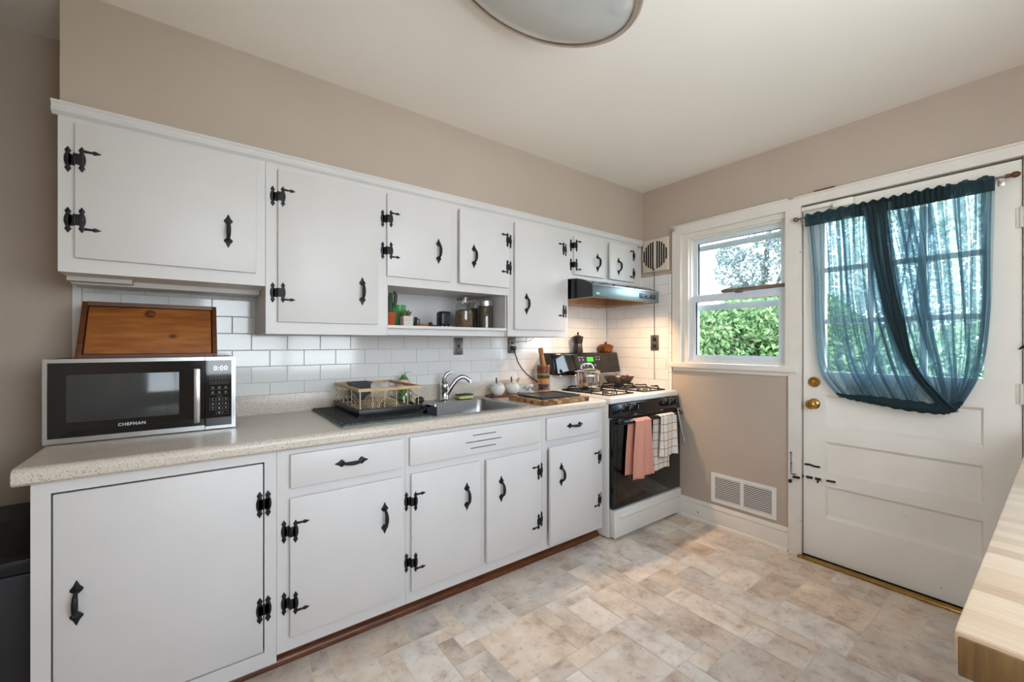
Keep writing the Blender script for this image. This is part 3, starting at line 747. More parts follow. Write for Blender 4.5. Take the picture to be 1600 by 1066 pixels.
for a in ((RX0, RX1, RY0, RY0 + 0.006), (RX0, RX1, RY1 - 0.006, RY1), (RX0, RX0 + 0.006, RY0, RY1), (RX1 - 0.006, RX1, RY0, RY1)): m.box(*a, 0.936, 0.968, bev=0.002)
m.plate(RX0 - 0.004, RX1 + 0.004, RY0 - 0.004, RY1 + 0.004, 0.964, 0.969, [(RX0 + 0.006, RX1 - 0.006, RY0 + 0.006, RY1 - 0.006)], 'xy')
for x in (RX0 + 0.015, RX1 - 0.015):
    for y in (RY0 + 0.015, RY1 - 0.015): m.lathe([(0, 0), (0.012, 0), (0.012, 0.007), (0, 0.007)], 14, (x, y, 0.929))
for k in range(7): m.box(RX0 + 0.03 + k * 0.04, RX0 + 0.036 + k * 0.04, RY0 + 0.02, RY1 - 0.02, 0.940, 0.944)
part('drip_tray', m, 'black', c)
m = MB(); ZR = 1.052
w = 0.0019
for x in (RX0 + 0.010, RX1 - 0.010):
    for y in (RY0 + 0.012, RY0 + 0.14, RY0 + 0.28, RY1 - 0.012): m.tube([(x, y, 0.945), (x, y, ZR)], w, 6)
    for z in (0.972, 0.995, 1.020):   # honeycomb-like bent wires
        pts = []
        for i in range(25):
            y = RY0 + 0.012 + (RY1 - RY0 - 0.024) * i / 24
            pts.append((x, y, z + 0.009 * (1 if (i // 4) % 2 else -1) * min(1, (i % 4) / 1.0 if i % 4 < 2 else 1)))
        m.tube(pts, w, 5)
for y in (RY0 + 0.010, RY1 - 0.010):
    for k in range(6): x = RX0 + 0.012 + (RX1 - RX0 - 0.024) * k / 5; m.tube([(x, y, 0.945), (x, y, ZR)], w, 6)
for k in range(8): y = RY0 + 0.02 + 0.054 * k; m.tube([(RX0 + 0.01, y, 0.958), (RX1 - 0.01, y, 0.958)], w, 5)
for x in (RX0 + 0.01, RX0 + 0.1, RX1 - 0.1, RX1 - 0.01): m.tube([(x, RY0 + 0.01, 0.956), (x, RY1 - 0.01, 0.956)], w, 5)
for k in range(13):                          # plate holder loops
    y = RY0 + 0.03 + 0.027 * k; pts = []
    for i in range(13):
        a = PI * i / 12; pts.append((RX0 + 0.155 - 0.05 * math.cos(a), y + 0.012 * math.sin(a), 0.958 + 0.052 * math.sin(a)))
    m.tube(pts, w, 5)
MT['wire'] = mat('pale_wire', (206, 184, 152), 0.4, 0.4, var=0.1)
part('wire_basket', m, 'wire', c)
m = MB(); m.plate(RX0, RX1, RY0, RY1, 1.050, 1.064, [(RX0 + 0.010, RX1 - 0.010, RY0 + 0.010, RY1 - 0.010)], 'xy')
part('top_rail', m, 'bamboo', c)
m = MB(); m.plate(0.640, 0.735, 2.210, 2.290, 0.985, 1.068, [(0.644, 0.731, 2.214, 2.286)], 'xy'); m.box(0.641, 0.734, 2.211, 2.289, 0.982, 0.988)
m.plate(0.634, 0.741, 2.204, 2.296, 1.064, 1.072, [(0.644, 0.731, 2.214, 2.286)], 'xy')
part('utensil_cup', m, 'black', c)
MT['bottle'] = mat('green_bottle', (58, 150, 48), 0.15, var=0.1, trans=0.35); MT['labelred'] = mat('printed_bottle_label', (222, 168, 148), 0.5, var=0.25, scale=60)
c = thing('soap_bottle', 'green dish soap bottle standing behind the rack', 'bottle', (0.985, 2.375, 0.9205))
m = MB(); S = Matrix.Diagonal((1.0, 0.6, 1, 1))
m.lathe([(0, 0), (0.034, 0), (0.038, 0.005), (0.040, 0.03), (0.032, 0.065), (0.040, 0.10), (0.038, 0.125), (0.022, 0.150), (0.012, 0.162), (0.012, 0.172), (0, 0.172)], 26, (0.985, 2.375, 0.9205), S)
part('body', m, 'bottle', c)
m = MB(); m.lathe([(0.0407, 0.092), (0.0415, 0.105), (0.0395, 0.125), (0.032, 0.139)], 26, (0.985, 2.375, 0.9205), S)
part('label', m, 'labelred', c)
c = thing('wine_glass', 'clear wine glass upside down in the dish rack, foot upward', 'glass', (0.868, 2.075, 0.962))
m = MB(); m.lathe([(0.030, 0), (0.036, 0.03), (0.036, 0.055), (0.026, 0.082), (0.008, 0.096), (0.0035, 0.105), (0.0035, 0.150), (0.008, 0.158), (0.033, 0.1615), (0.033, 0.163), (0, 0.165)], 28, (0.868, 2.075, 0.962))
part('bowl_and_stem', m, 'glassjar', c)
MT['navy'] = mat('dark_navy_plastic', (22, 26, 34), 0.35, var=0.15)
c = thing('sink_caddy', 'dark plastic caddy hanging over the left edge of the sink', 'sink caddy', (0.972, 2.03, 0.84))
m = MB(); m.plate(0.945, 1.000, 1.975, 2.085, 0.850, 0.945, [(0.949, 0.996, 1.979, 2.081)], 'xy'); m.box(0.946, 0.999, 1.976, 2.084, 0.846, 0.852)
m.prism([(0.918, 0.921), (0.918, 0.926), (0.950, 0.946), (0.950, 0.938)], 1.99, 2.07, 'xz')
part('holder', m, 'navy', c)
c = thing('scrub_brush', 'black dish brush with round head leaning in the sink caddy', 'brush', (0.97, 2.03, 0.855))
m = MB(); m.tube([(0.972, 2.04, 0.86), (0.968, 2.05, 0.93), (0.950, 2.06, 0.962)], 0.008, 10)
part('handle', m, 'navy', c)
m = MB(); m.ball((0.945, 2.065, 0.975), 0.024, 0.024, 0.018); part('head', m, 'black', c)
c = thing('sink_wire', 'thin chrome wire tool standing in the sink caddy', 'wire tool', (0.985, 2.0, 0.855))
m = MB(); m.tube([(0.980, 2.005, 0.856), (0.986, 1.995, 0.955), (0.992, 1.99, 0.962), (0.996, 1.985, 0.955), (0.990, 1.99, 0.86)], 0.0018, 6)
part('loop', m, 'chrome', c)

# ------------------------------------------------------------------ bowls, butter dish, mortar and boards right of the sink
solo('tray', MB().box(1.555, 1.84, 2.262, 2.372, 0.9152, 0.929, bev=0.005), 'pinedark', 'small reddish wood tray under the two sugar bowls', 'tray', (1.7, 2.32, 0.9152))
def sugar(x, y, lab):
    c = thing('sugar_bowl', lab, 'sugar bowl', (x, y, 0.929), 'white lidded sugar bowls')
    part('bowl', MB().lathe([(0, 0), (0.030, 0), (0.042, 0.013), (0.050, 0.036), (0.049, 0.052), (0.041, 0.064), (0.040, 0.064), (0.039, 0.05), (0, 0.05)], 26, (x, y, 0.929)), 'ceramic', c)
    part('lid', MB().lathe([(0.040, 0.064), (0.040, 0.070), (0.026, 0.080), (0.008, 0.083), (0.007, 0.088), (0.010, 0.093), (0, 0.096)], 26, (x, y, 0.929)), 'ceramic', c)
    part('spoon_handle', MB().tube([(x - 0.018, y - 0.014, 0.998), (x - 0.020, y - 0.014, 1.026), (x - 0.021, y - 0.014, 1.046)], [0.004, 0.005, 0.005], 8), 'navy', c)
sugar(1.622, 2.312, 'white lidded sugar bowl on the wood tray, nearer the sink')
sugar(1.752, 2.318, 'white lidded sugar bowl on the wood tray, nearer the mortar')
c = thing('butter_dish', 'white rectangular butter dish with black scribbled lettering behind the boards', 'butter dish', (1.90, 2.40, 0.9152))
m = MB(); m.box(1.825, 1.985, 2.350, 2.425, 0.9152, 0.922, bev=0.003); part('plate', m, 'ceramic', c)
m = MB(); m.box(1.832, 1.978, 2.356, 2.420, 0.922, 0.978, bev=0.006); part('cover', m, 'ceramic', c)
m = MB(); pts = [(1.872 + 0.012 * i, 2.3535, 0.950 + 0.014 * math.sin(i * 1.35)) for i in range(9)]; m.tube(pts, 0.0022, 6); m.tube([(1.968, 2.3535, 0.968), (1.967, 2.3535, 0.945), (1.960, 2.3535, 0.938), (1.953, 2.3535, 0.946)], 0.002, 6)
part('lettering', m, 'black', c, label='black scribbled lettering')
c = thing('wooden_spoon', 'small pale wooden spoon leaning behind the white butter dish', 'spoon', (1.88, 2.435, 0.9152))
part('handle', MB().tube([(1.86, 2.432, 0.9152), (1.88, 2.434, 0.98), (1.897, 2.436, 1.012)], 0.005, 8), 'bamboo', c); part('tip', MB().ball((1.899, 2.436, 1.016), 0.008), 'bamboo', c)
MT['mband'] = mat('painted_band', (58, 48, 60), 0.45, var=0.2); MT['mgreen'] = mat('green_band', (120, 142, 46), 0.5, var=0.15); MT['mred'] = mat('red_brown_pattern', (112, 52, 26), 0.45, var=0.45, scale=45); MT['mochre'] = wood('ochre_wood', '#a86d33', '#cf9a58', 2, 8)
mx, my = 1.985, 2.262
c = thing('mortar', 'turned wooden mortar with painted green and dark bands beside the boards', 'mortar', (mx, my, 0.9152))
m = MB(); A = (mx, my, 0.9152)
m.lathe([(0, 0), (0.044, 0), (0.046, 0.006), (0.041, 0.030)], 30, A, mi=4); m.lathe([(0.041, 0.030), (0.034, 0.045), (0.032, 0.052), (0.040, 0.056), (0.040, 0.066), (0.032, 0.070)], 30, A, mi=1)
m.lathe([(0.032, 0.070), (0.040, 0.088), (0.043, 0.100), (0.044, 0.112)], 30, A, mi=4); m.lathe([(0.044, 0.112), (0.0455, 0.126), (0.0455, 0.136)], 30, A, mi=1)
m.lathe([(0.0455, 0.136), (0.046, 0.148)], 30, A, mi=2); m.lathe([(0.046, 0.148), (0.047, 0.175), (0.047, 0.196)], 30, A, mi=3); m.lathe([(0.047, 0.196), (0.048, 0.206), (0.041, 0.206), (0.038, 0.15), (0.02, 0.11), (0, 0.105)], 30, A, mi=0)
part('bowl', m, ['olive', 'mband', 'mgreen', 'mred', 'mochre'], c)
c = thing('pestle', 'wooden pestle leaning left in the banded mortar', 'pestle', (mx, my, 1.03))
m = MB(); m.tube([(mx + 0.006, my, 1.028), (mx + 0.002, my, 1.10), (mx - 0.010, my, 1.150), (mx - 0.016, my, 1.185), (mx - 0.018, my, 1.195), (mx - 0.022, my, 1.222), (mx - 0.025, my, 1.238), (mx - 0.026, my, 1.243)], [0.024, 0.023, 0.020, 0.017, 0.015, 0.019, 0.018, 0.012], 16)
part('shaft', m, 'olive', c)
# end grain board
def endgrain():
    m, n, L, b = base_nodes('end_grain_blocks')
    t = n.new('ShaderNodeTexCoord'); v = n.new('ShaderNodeTexVoronoi'); v.distance = 'CHEBYCHEV'; v.inputs['Scale'].default_value = 30; v.inputs['Randomness'].default_value = 0.35
    r = n.new('ShaderNodeValToRGB'); e = r.color_ramp.elements; e[0].color = lin('#5a3419') + (1,); e[1].color = lin('#c59a68') + (1,)
    L.new(t.outputs['Object'], v.inputs['Vector']); s = n.new('ShaderNodeSeparateColor'); L.new(v.outputs['Color'], s.inputs[0]); L.new(s.outputs[0], r.inputs[0]); L.new(r.outputs[0], b.inputs['Base Color'])
    b.inputs['Roughness'].default_value = 0.45
    return m
MT['endgrain'] = endgrain()
solo('chopping_board', MB().box(1.592, 1.975, 1.812, 2.150, 0.9152, 0.945, bev=0.004), 'endgrain', 'thick end-grain wood chopping board right of the sink', 'chopping board', (1.78, 1.98, 0.9152))
MT['blueblack'] = mat('blue_black_plastic', (52, 58, 68), 0.28, var=0.15, scale=20)
m = MB(); m.box(-0.150, 0.150, -0.125, 0.125, 0.0, 0.009, bev=0.004); m.plate(-0.150, 0.150, -0.125, 0.125, 0.008, 0.012, [(-0.136, 0.136, -0.111, 0.111)], 'xy')
o = solo('cutting_board', m, 'blueblack', 'thin dark blue-black cutting board lying on the wood board', 'cutting board')
o.location = (1.77, 1.965, 0.9453); o.rotation_euler = (0, 0, math.radians(-3))

#==MICROWAVE==
# ------------------------------------------------------------------ microwave with the bread box on top
c = thing('microwave', 'stainless steel microwave oven on the left end of the countertop', 'microwave', (-0.146, 2.29, 0.9152))
F = 2.135
m = MB(); m.box(-0.424, 0.132, F + 0.022, 2.43, 0.925, 1.216, bev=0.003)
for x in (-0.39, 0.10):
    for y in (2.19, 2.39): m.lathe([(0, 0), (0.014, 0), (0.014, 0.011), (0, 0.011)], 14, (x, y, 0.9152))
part('case', m, 'black', c)
d = MB(); d.plate(-0.4255, 0.0275, 0.919, 1.217, F, F + 0.021, [(-0.414, 0.0275, 0.937, 1.203)], 'xz')
d.box(-0.414, 0.0275, F + 0.003, F + 0.021, 0.937, 1.203, mi=1)
dr = part('door', d, ['steel', 'bglass'], c)
m, n, L, b = base_nodes('perforated_window'); t = n.new('ShaderNodeTexCoord'); wv = n.new('ShaderNodeTexWave'); wv.inputs['Scale'].default_value = 75; wv.bands_direction = 'X'
r = n.new('ShaderNodeValToRGB'); r.color_ramp.elements[0].color = lin((34, 35, 36)) + (1,); r.color_ramp.elements[1].color = lin((74, 76, 76)) + (1,)
L.new(t.outputs['Object'], wv.inputs['Vector']); L.new(wv.outputs['Fac'], r.inputs[0]); L.new(r.outputs[0], b.inputs['Base Color']); b.inputs['Roughness'].default_value = 0.1
MT['perf'] = m
part('window', MB().box(-0.368, -0.054, F + 0.002, F + 0.006, 0.990, 1.160, bev=0.001), 'perf', dr)
m = MB(); m.box(-0.008, 0.014, F - 0.030, F - 0.016, 0.952, 1.172, bev=0.004); m.box(-0.004, 0.010, F - 0.018, F + 0.004, 0.962, 0.980); m.box(-0.004, 0.010, F - 0.018, F + 0.004, 1.145, 1.163)
part('handle', m, 'steel', dr)
part('brand_lettering', text_mb('CHEFMAN', 0.0155, (-0.194, F + 0.0025, 0.9685), bold=0.0004, spacing=1.15), 'print', dr, label='white CHEFMAN lettering')
d = MB(); d.plate(0.0295, 0.1345, 0.919, 1.217, F, F + 0.021, [(0.0295, 0.120, 0.931, 1.203)], 'xz')
d.box(0.0305, 0.120, F + 0.003, F + 0.021, 0.931, 1.203, mi=1)
cp = part('control_panel', d, ['steel', 'bglass'], c)
part('clock_digits', text_mb('0:00', 0.026, (0.082, F + 0.0025, 1.1695), bold=0.0001, spacing=1.1), 'ledwhite', cp, label='glowing white 0:00 clock')
def keyframe(x, z, w, h):
    m = MB(); m.plate(x - w / 2, x + w / 2, z - h / 2, z + h / 2, F + 0.0022, F + 0.0030, [(x - w / 2 + 0.0009, x + w / 2 - 0.0009, z - h / 2 + 0.0009, z + h / 2 - 0.0009)], 'xz')
    part('key', m, 'dimprint', cp)
for row, z in ((0, 1.130), (1, 1.110), (2, 1.040), (3, 1.021), (4, 1.003)):
    for k in range(3): keyframe(0.055 + k * 0.0225, z, 0.021, 0.0125)
for k in (1, 2): keyframe(0.055 + k * 0.0225, 0.984, 0.021, 0.0125)
for k, ch in enumerate('123456789'):
    part('key_number', text_mb(ch, 0.010, (0.055 + (k % 3) * 0.0225, F + 0.0025, (1.040, 1.021, 1.003)[k // 3])), 'print', cp)
part('key_number', text_mb('0', 0.010, (0.0775, F + 0.0025, 0.984)), 'print', cp)
m = MB()
for z in (1.087, 1.067):
    for k in range(3):
        x = 0.055 + k * 0.0225; m.box(x - 0.004, x + 0.004, F + 0.0022, F + 0.003, z - 0.001, z + 0.006); m.box(x - 0.008, x + 0.008, F + 0.0022, F + 0.003, z - 0.0055, z - 0.0040)
for k in range(3):
    for z in (1.130, 1.110): x = 0.055 + k * 0.0225; m.box(x - 0.006, x + 0.006, F + 0.0022, F + 0.003, z - 0.0008, z + 0.0008)
m.box(0.068, 0.088, F + 0.0022, F + 0.003, 1.0522, 1.0536)
part('key_symbols', m, 'dimprint', cp)

c = thing('bread_box', 'brown stained wooden bread box on top of the microwave', 'bread box', (-0.145, 2.28, 1.2175))
zb = 1.2175
side = [(2.172, zb), (2.425, zb), (2.425, 1.437), (2.300, 1.437), (2.172, zb + 0.012)]
m = MB(); m.prism(side, -0.352, -0.336, 'yz', bev=0.001); m.prism(side, 0.056, 0.072, 'yz', bev=0.001)
m.box(-0.336, 0.056, 2.172, 2.425, zb, zb + 0.014); m.box(-0.336, 0.056, 2.288, 2.425, 1.421, 1.437); m.box(-0.336, 0.056, 2.413, 2.425, zb + 0.014, 1.421)
part('case', m, 'pinedark', c)
m = MB(); m.prism([(2.182, zb + 0.016), (2.194, zb + 0.016), (2.304, 1.418), (2.292, 1.418)], -0.332, 0.052, 'yz', bev=0.001)
dm_, n, L, b = base_nodes('knotty_pine_front')
t = n.new('ShaderNodeTexCoord'); mp = n.new('ShaderNodeMapping'); mp.inputs['Scale'].default_value = (1.5, 9, 9); L.new(t.outputs['Object'], mp.inputs[0])
no = n.new('ShaderNodeTexNoise'); no.inputs['Scale'].default_value = 5; no.inputs['Detail'].default_value = 5; L.new(mp.outputs[0], no.inputs['Vector'])
r = n.new('ShaderNodeValToRGB'); r.color_ramp.elements[0].position = 0.3; r.color_ramp.elements[0].color = lin('#84481c') + (1,); r.color_ramp.elements[1].position = 0.7; r.color_ramp.elements[1].color = lin('#a96a30') + (1,); L.new(no.outputs['Fac'], r.inputs[0])
kd = n.new('ShaderNodeVectorMath'); kd.operation = 'MULTIPLY'; kd.inputs[1].default_value = (1.0, 0.0, 1.6)
ks = n.new('ShaderNodeVectorMath'); ks.operation = 'SUBTRACT'; ks.inputs[1].default_value = (0.068, 0.0, 0.085); L.new(t.outputs['Object'], ks.inputs[0]); L.new(ks.outputs[0], kd.inputs[0])
kl = n.new('ShaderNodeVectorMath'); kl.operation = 'LENGTH'; L.new(kd.outputs[0], kl.inputs[0])
kr = n.new('ShaderNodeValToRGB'); kr.color_ramp.elements[0].position = 0.006; kr.color_ramp.elements[0].color = (0.25, 0.2, 0.17, 1); kr.color_ramp.elements[1].position = 0.02; kr.color_ramp.elements[1].color = (1, 1, 1, 1); L.new(kl.outputs['Value'], kr.inputs[0])
mu = n.new('ShaderNodeMix'); mu.data_type = 'RGBA'; mu.blend_type = 'MULTIPLY'; mu.inputs[0].default_value = 1.0
L.new(r.outputs[0], mu.inputs[6]); L.new(kr.outputs[0], mu.inputs[7]); L.new(mu.outputs[2], b.inputs['Base Color']); b.inputs['Roughness'].default_value = 0.42
MT['knotty'] = dm_
fd = part('door', m, 'knotty', c)
m = MB(); m.lathe([(0, 0), (0.008, 0), (0.007, 0.006), (0.013, 0.012), (0.014, 0.018), (0.009, 0.023), (0, 0.024)], 22, (-0.147, 2.270, 1.388), Matrix.Rotation(math.radians(62), 4, 'X'))
part('knob', m, 'pinedark', fd)

# ------------------------------------------------------------------ things on the open shelf
ZS = 1.3685
c = thing('cactus_pot', 'terracotta pot with a tall dark cactus at the left end of the shelf', 'potted plant', (0.838, 2.20, ZS))
part('pot', MB().lathe([(0, 0), (0.022, 0), (0.029, 0.055), (0.033, 0.055), (0.034, 0.072), (0.029, 0.072), (0.028, 0.062), (0, 0.062)], 26, (0.838, 2.20, ZS)), 'terracotta', c)
m = MB()
m.tube([(0.836, 2.2, ZS + 0.06), (0.835, 2.2, ZS + 0.12), (0.838, 2.2, ZS + 0.178)], [0.013, 0.015, 0.011], 12)
m.tube([(0.845, 2.19, ZS + 0.10), (0.858, 2.185, ZS + 0.125), (0.860, 2.185, ZS + 0.165), (0.852, 2.185, ZS + 0.186)], [0.008, 0.010, 0.010, 0.006], 10)
part('cactus', m, 'cactus', c)
m = MB(); pr = []
m2 = bmesh.new()
m.lathe([(0, 0), (0.033, 0), (0.036, 0.004), (0.039, 0.120), (0.0365, 0.120), (0.034, 0.008), (0, 0.008)], 36, (0.912, 2.27, ZS))
for k in range(24):
    a = 2 * PI * k / 24; m.tube([(0.912 + 0.0365 * math.cos(a), 2.27 + 0.0365 * math.sin(a), ZS + 0.01), (0.912 + 0.039 * math.cos(a), 2.27 + 0.039 * math.sin(a), ZS + 0.112)], 0.0018, 5)
solo('tumbler', m, 'greenglass', 'bright green ribbed tumbler behind the succulent box', 'tumbler', (0.912, 2.27, ZS))
c = thing('succulent_box', 'small succulent in a white square wooden box on the shelf', 'potted plant', (0.915, 2.17, ZS))
MT['palewood'] = wood('whitewashed_wood', '#b9aea2', '#d6cdc2', 0, 12)
part('box', MB().plate(0.888, 0.942, 2.143, 2.197, ZS, ZS + 0.054, [(0.893, 0.937, 2.148, 2.192)], 'xy').box(0.889, 0.941, 2.144, 2.196, ZS, ZS + 0.044), 'palewood', c)
m = MB()
for k in range(16):
    a = 2 * PI * k / 16 + (k % 3) * 0.2; s = 0.010 + 0.022 * ((k * 7) % 5) / 4
    m.tube([(0.915 + 0.006 * math.cos(a), 2.17 + 0.006 * math.sin(a), ZS + 0.048), (0.915 + s * 0.7 * math.cos(a), 2.17 + s * 0.7 * math.sin(a), ZS + 0.068), (0.915 + s * math.cos(a), 2.17 + s * math.sin(a), ZS + 0.092 - s * 0.4)], [0.005, 0.0065, 0.0015], 8)
part('succulent', m, 'leafy', c)
c = thing('small_cup', 'small dark blue cup right of the succulent box', 'cup', (0.985, 2.24, ZS))
part('cup', MB().lathe([(0, 0), (0.016, 0), (0.022, 0.02), (0.023, 0.055), (0.021, 0.055), (0.019, 0.01), (0, 0.008)], 22, (0.985, 2.24, ZS)), 'navy', c)
part('handle', MB().tube([(1.006, 2.238, ZS + 0.048), (1.020, 2.236, ZS + 0.042), (1.020, 2.236, ZS + 0.022), (1.006, 2.238, ZS + 0.014)], 0.0035, 8), 'navy', c)
MT['bead'] = mat('copper_beads', (150, 98, 74), 0.4, 0.4, var=0.3)
m = MB()
for k in range(26):
    a = 2 * PI * k / 26; m.ball((1.000 + 0.034 * math.cos(a), 2.155 + 0.022 * math.sin(a), ZS + 0.006 + 0.004 * (k % 2)), 0.0052, u=8, v=6)
solo('bracelet', m, 'bead', 'coiled copper coloured bead bracelet on the shelf edge', 'bracelet', (1.0, 2.155, ZS))
m = MB()
for k in range(30):
    a = 2 * PI * k / 30; m.tube([(1.075 + (0.030 + 0.006 * math.sin(3 * a)) * math.cos(a), 2.15 + 0.02 * math.sin(a), ZS + 0.005), (1.075 + (0.030 + 0.006 * math.sin(3 * a + .6)) * math.cos(a + 0.21), 2.15 + 0.02 * math.sin(a + 0.21), ZS + 0.006)], 0.0045, 6)
m.ball((1.052, 2.16, ZS + 0.013), 0.013, 0.011, 0.012)
solo('coiled_cable', m, 'black', 'short coiled black cable lying before the smart speaker', 'cable', (1.075, 2.15, ZS))
c = thing('speaker', 'small black rounded smart speaker on the open shelf', 'speaker', (1.148, 2.18, ZS))
m = MB(); m.box(1.111, 1.185, 2.146, 2.214, ZS + 0.004, ZS + 0.092, bev=0.018, seg=5); part('case', m, 'navy', c)
for x in (1.122, 1.148, 1.174): part('foot', MB().box(x - 0.005, x + 0.005, 2.1455, 2.150, ZS + 0.0, ZS + 0.0065, bev=0.001), 'print', c)
c = thing('clip_jar', 'tall clip-top glass jar of dried goods on the shelf', 'jar', (1.325, 2.25, ZS))
A = (1.325, 2.25, ZS)
part('glass', MB().lathe([(0, 0.001), (0.052, 0.001), (0.056, 0.008), (0.056, 0.125), (0.048, 0.150), (0.041, 0.158), (0.041, 0.176)], 30, A), 'glassjar', c)
part('contents', MB().lathe([(0, 0.006), (0.050, 0.006), (0.053, 0.012), (0.053, 0.105), (0.03, 0.115), (0, 0.112)], 26, A), 'grain', c)
part('lid', MB().lathe([(0.041, 0.176), (0.046, 0.178), (0.046, 0.190), (0.030, 0.200), (0, 0.201)], 26, A), 'glassjar', c)
part('clip', MB().tube([(1.325 + 0.047 * math.cos(a), 2.25 + 0.047 * math.sin(a), ZS + 0.178) for a in [2 * PI * k / 24 for k in range(24)]], 0.0028, 6, closed=True).tube([(1.366, 2.225, ZS + 0.182), (1.378, 2.218, ZS + 0.150), (1.372, 2.222, ZS + 0.132)], 0.0028, 6), 'orange', c)
def lidjar(x, y, r, h, lab, cont):
    c = thing('storage_jar', lab, 'jar', (x, y, ZS), 'steel-lidded storage jars')
    A = (x, y, ZS)
    part('glass', MB().lathe([(0, 0.001), (r - 0.004, 0.001), (r, 0.006), (r, h - 0.03), (r - 0.003, h - 0.022)], 30, A), 'glassjar', c)
    part('contents', MB().lathe([(0, 0.006), (r - 0.005, 0.006), (r - 0.004, 0.012), (r - 0.004, h - 0.045), (0, h - 0.035)], 26, A), cont, c)
    part('lid', MB().lathe([(r + 0.001, h - 0.034), (r + 0.002, h - 0.004), (r - 0.003, h), (0, h)], 30, A), 'steel', c)
lidjar(1.475, 2.36, 0.040, 0.172, 'narrow storage jar half hidden behind the other two jars', 'grain2')
lidjar(1.468, 2.232, 0.053, 0.176, 'wide steel-lidded storage jar at the right end of the shelf', 'grain2')

# ------------------------------------------------------------------ outlets and cords on the tiles
def plate_bx(mb, x, z, w=0.070, h=0.115): mb.box(x - w / 2, x + w / 2, YW - 0.013, YW - 0.006, z - h / 2, z + h / 2, bev=0.0025)
MT['pewter'] = mat('pewter_plate', (120, 118, 116), 0.35, 0.8, var=0.08)
c = thing('light_switch', 'pewter toggle switch plate on the tiles above the sink', 'light switch', (1.402, YW - 0.008, 1.256))
m = MB(); plate_bx(m, 1.402, 1.256); part('plate', m, 'pewter', c)
m = MB(); m.box(1.397, 1.407, YW - 0.026, YW - 0.012, 1.252, 1.264, bev=0.002); part('toggle', m, 'black', c)
for z in (1.226, 1.286): part('screw', MB().ball((1.402, YW - 0.013, z), 0.004, 0.002, 0.004, 10, 6), 'steel', c)
c = thing('outlet', 'pewter wall outlet with two plugs left of the mortar', 'outlet', (1.848, YW - 0.008, 1.262))
m = MB(); plate_bx(m, 1.848, 1.262); part('plate', m, 'pewter', c)
for z in (1.268, 1.228): part('socket', MB().box(1.831, 1.865, YW - 0.0145, YW - 0.012, z, z + 0.028, bev=0.002), 'ceramic', c)
c = thing('power_cord', 'black cord plugged in the back outlet running to the range', 'cord', (1.848, YW - 0.02, 1.24))
m = MB(); m.box(1.830, 1.866, YW - 0.046, YW - 0.015, 1.226, 1.256, bev=0.006); part('plug', m, 'black', c)
m = MB(); m.tube([(1.85, 2.43, 1.226), (1.862, 2.428, 1.19), (1.885, 2.43, 1.14), (1.925, 2.434, 1.09), (1.975, 2.436, 1.045), (2.03, 2.436, 1.01), (2.075, 2.436, 0.985), (2.118, 2.436, 0.955)], 0.0042, 8); part('cable', m, 'black', c)
c = thing('thin_cord', 'thin grey cord from the back outlet up under the wall cabinet', 'cord', (1.848, YW - 0.02, 1.28))
m = MB(); m.box(1.836, 1.860, YW - 0.040, YW - 0.015, 1.270, 1.294, bev=0.005); part('plug', m, 'pewter', c)
m = MB(); m.tube([(1.86, 2.43, 1.282), (1.90, 2.425, 1.290), (1.95, 2.425, 1.288), (2.00, 2.425, 1.296), (2.03, 2.425, 1.318)], 0.0018, 6); part('cable', m, 'black', c)
c = thing('outlet', 'pewter outlet plate on the tiles between range and window', 'outlet', (XW - 0.008, 1.970, 1.281))
m = MB(); m.box(XW - 0.0135, XW - 0.006, 1.934, 2.006, 1.221, 1.342, bev=0.0025); part('plate', m, 'pewter', c)
for z in (1.255, 1.308): part('socket', MB().box(XW - 0.016, XW - 0.013, 1.955, 1.985, z - 0.014, z + 0.014, bev=0.002), 'black', c)
c = thing('fan_cord', 'thin dark cord hanging from the vent fan down past the outlet', 'cord', (XW - 0.02, 1.975, 1.0))
m = MB(); m.tube([(XW - 0.012, 1.972, 1.850), (XW - 0.011, 1.974, 1.60), (XW - 0.012, 1.972, 1.35), (XW - 0.018, 1.970, 1.30)], 0.002, 6); part('cable', m, 'black', c)
m = MB(); m.tube([(XW - 0.018, 1.972, 1.255), (XW - 0.011, 1.974, 1.20), (XW - 0.011, 1.972, 1.06), (XW - 0.012, 1.970, 0.99)], 0.0018, 6); part('tail', m, 'pewter', c)
#==RANGE==
# ------------------------------------------------------------------ gas range
RL, RR = 2.132, 2.893; RYF = 1.792
c = thing('gas_range', 'black and white four-burner gas range in the corner', 'stove', (2.51, 2.1, 0.0))
m = MB(); m.box(RL, RR, RYF, 2.445, 0.012, 0.880, bev=0.004)
for x in (RL + 0.05, RR - 0.05):
    for y in (1.85, 2.40): m.lathe([(0, 0), (0.02, 0), (0.02, 0.014), (0, 0.014)], 14, (x, y, 0))
part('body', m, 'enamel', c)
m = MB(); m.box(RL - 0.004, RR + 0.004, 1.768, 2.45, 0.882, 0.922, bev=0.010, seg=3)
m.plate(RL + 0.01, RR - 0.01, 1.785, 2.36, 0.921, 0.926, [(2.17, 2.475, 1.825, 2.30), (2.55, 2.855, 1.825, 2.30)], 'xy')
part('cooktop', m, 'enamel', c)
m = MB(); m.prism([(1.790, 0.882), (1.766, 0.878), (1.752, 0.800), (1.757, 0.790), (1.792, 0.790)], RL - 0.002, RR + 0.006, 'yz', bev=0.003)
cpn = part('control_panel', m, 'gblack', c)
RK = Matrix.Rotation(PI / 2 - 0.18, 4, 'X')
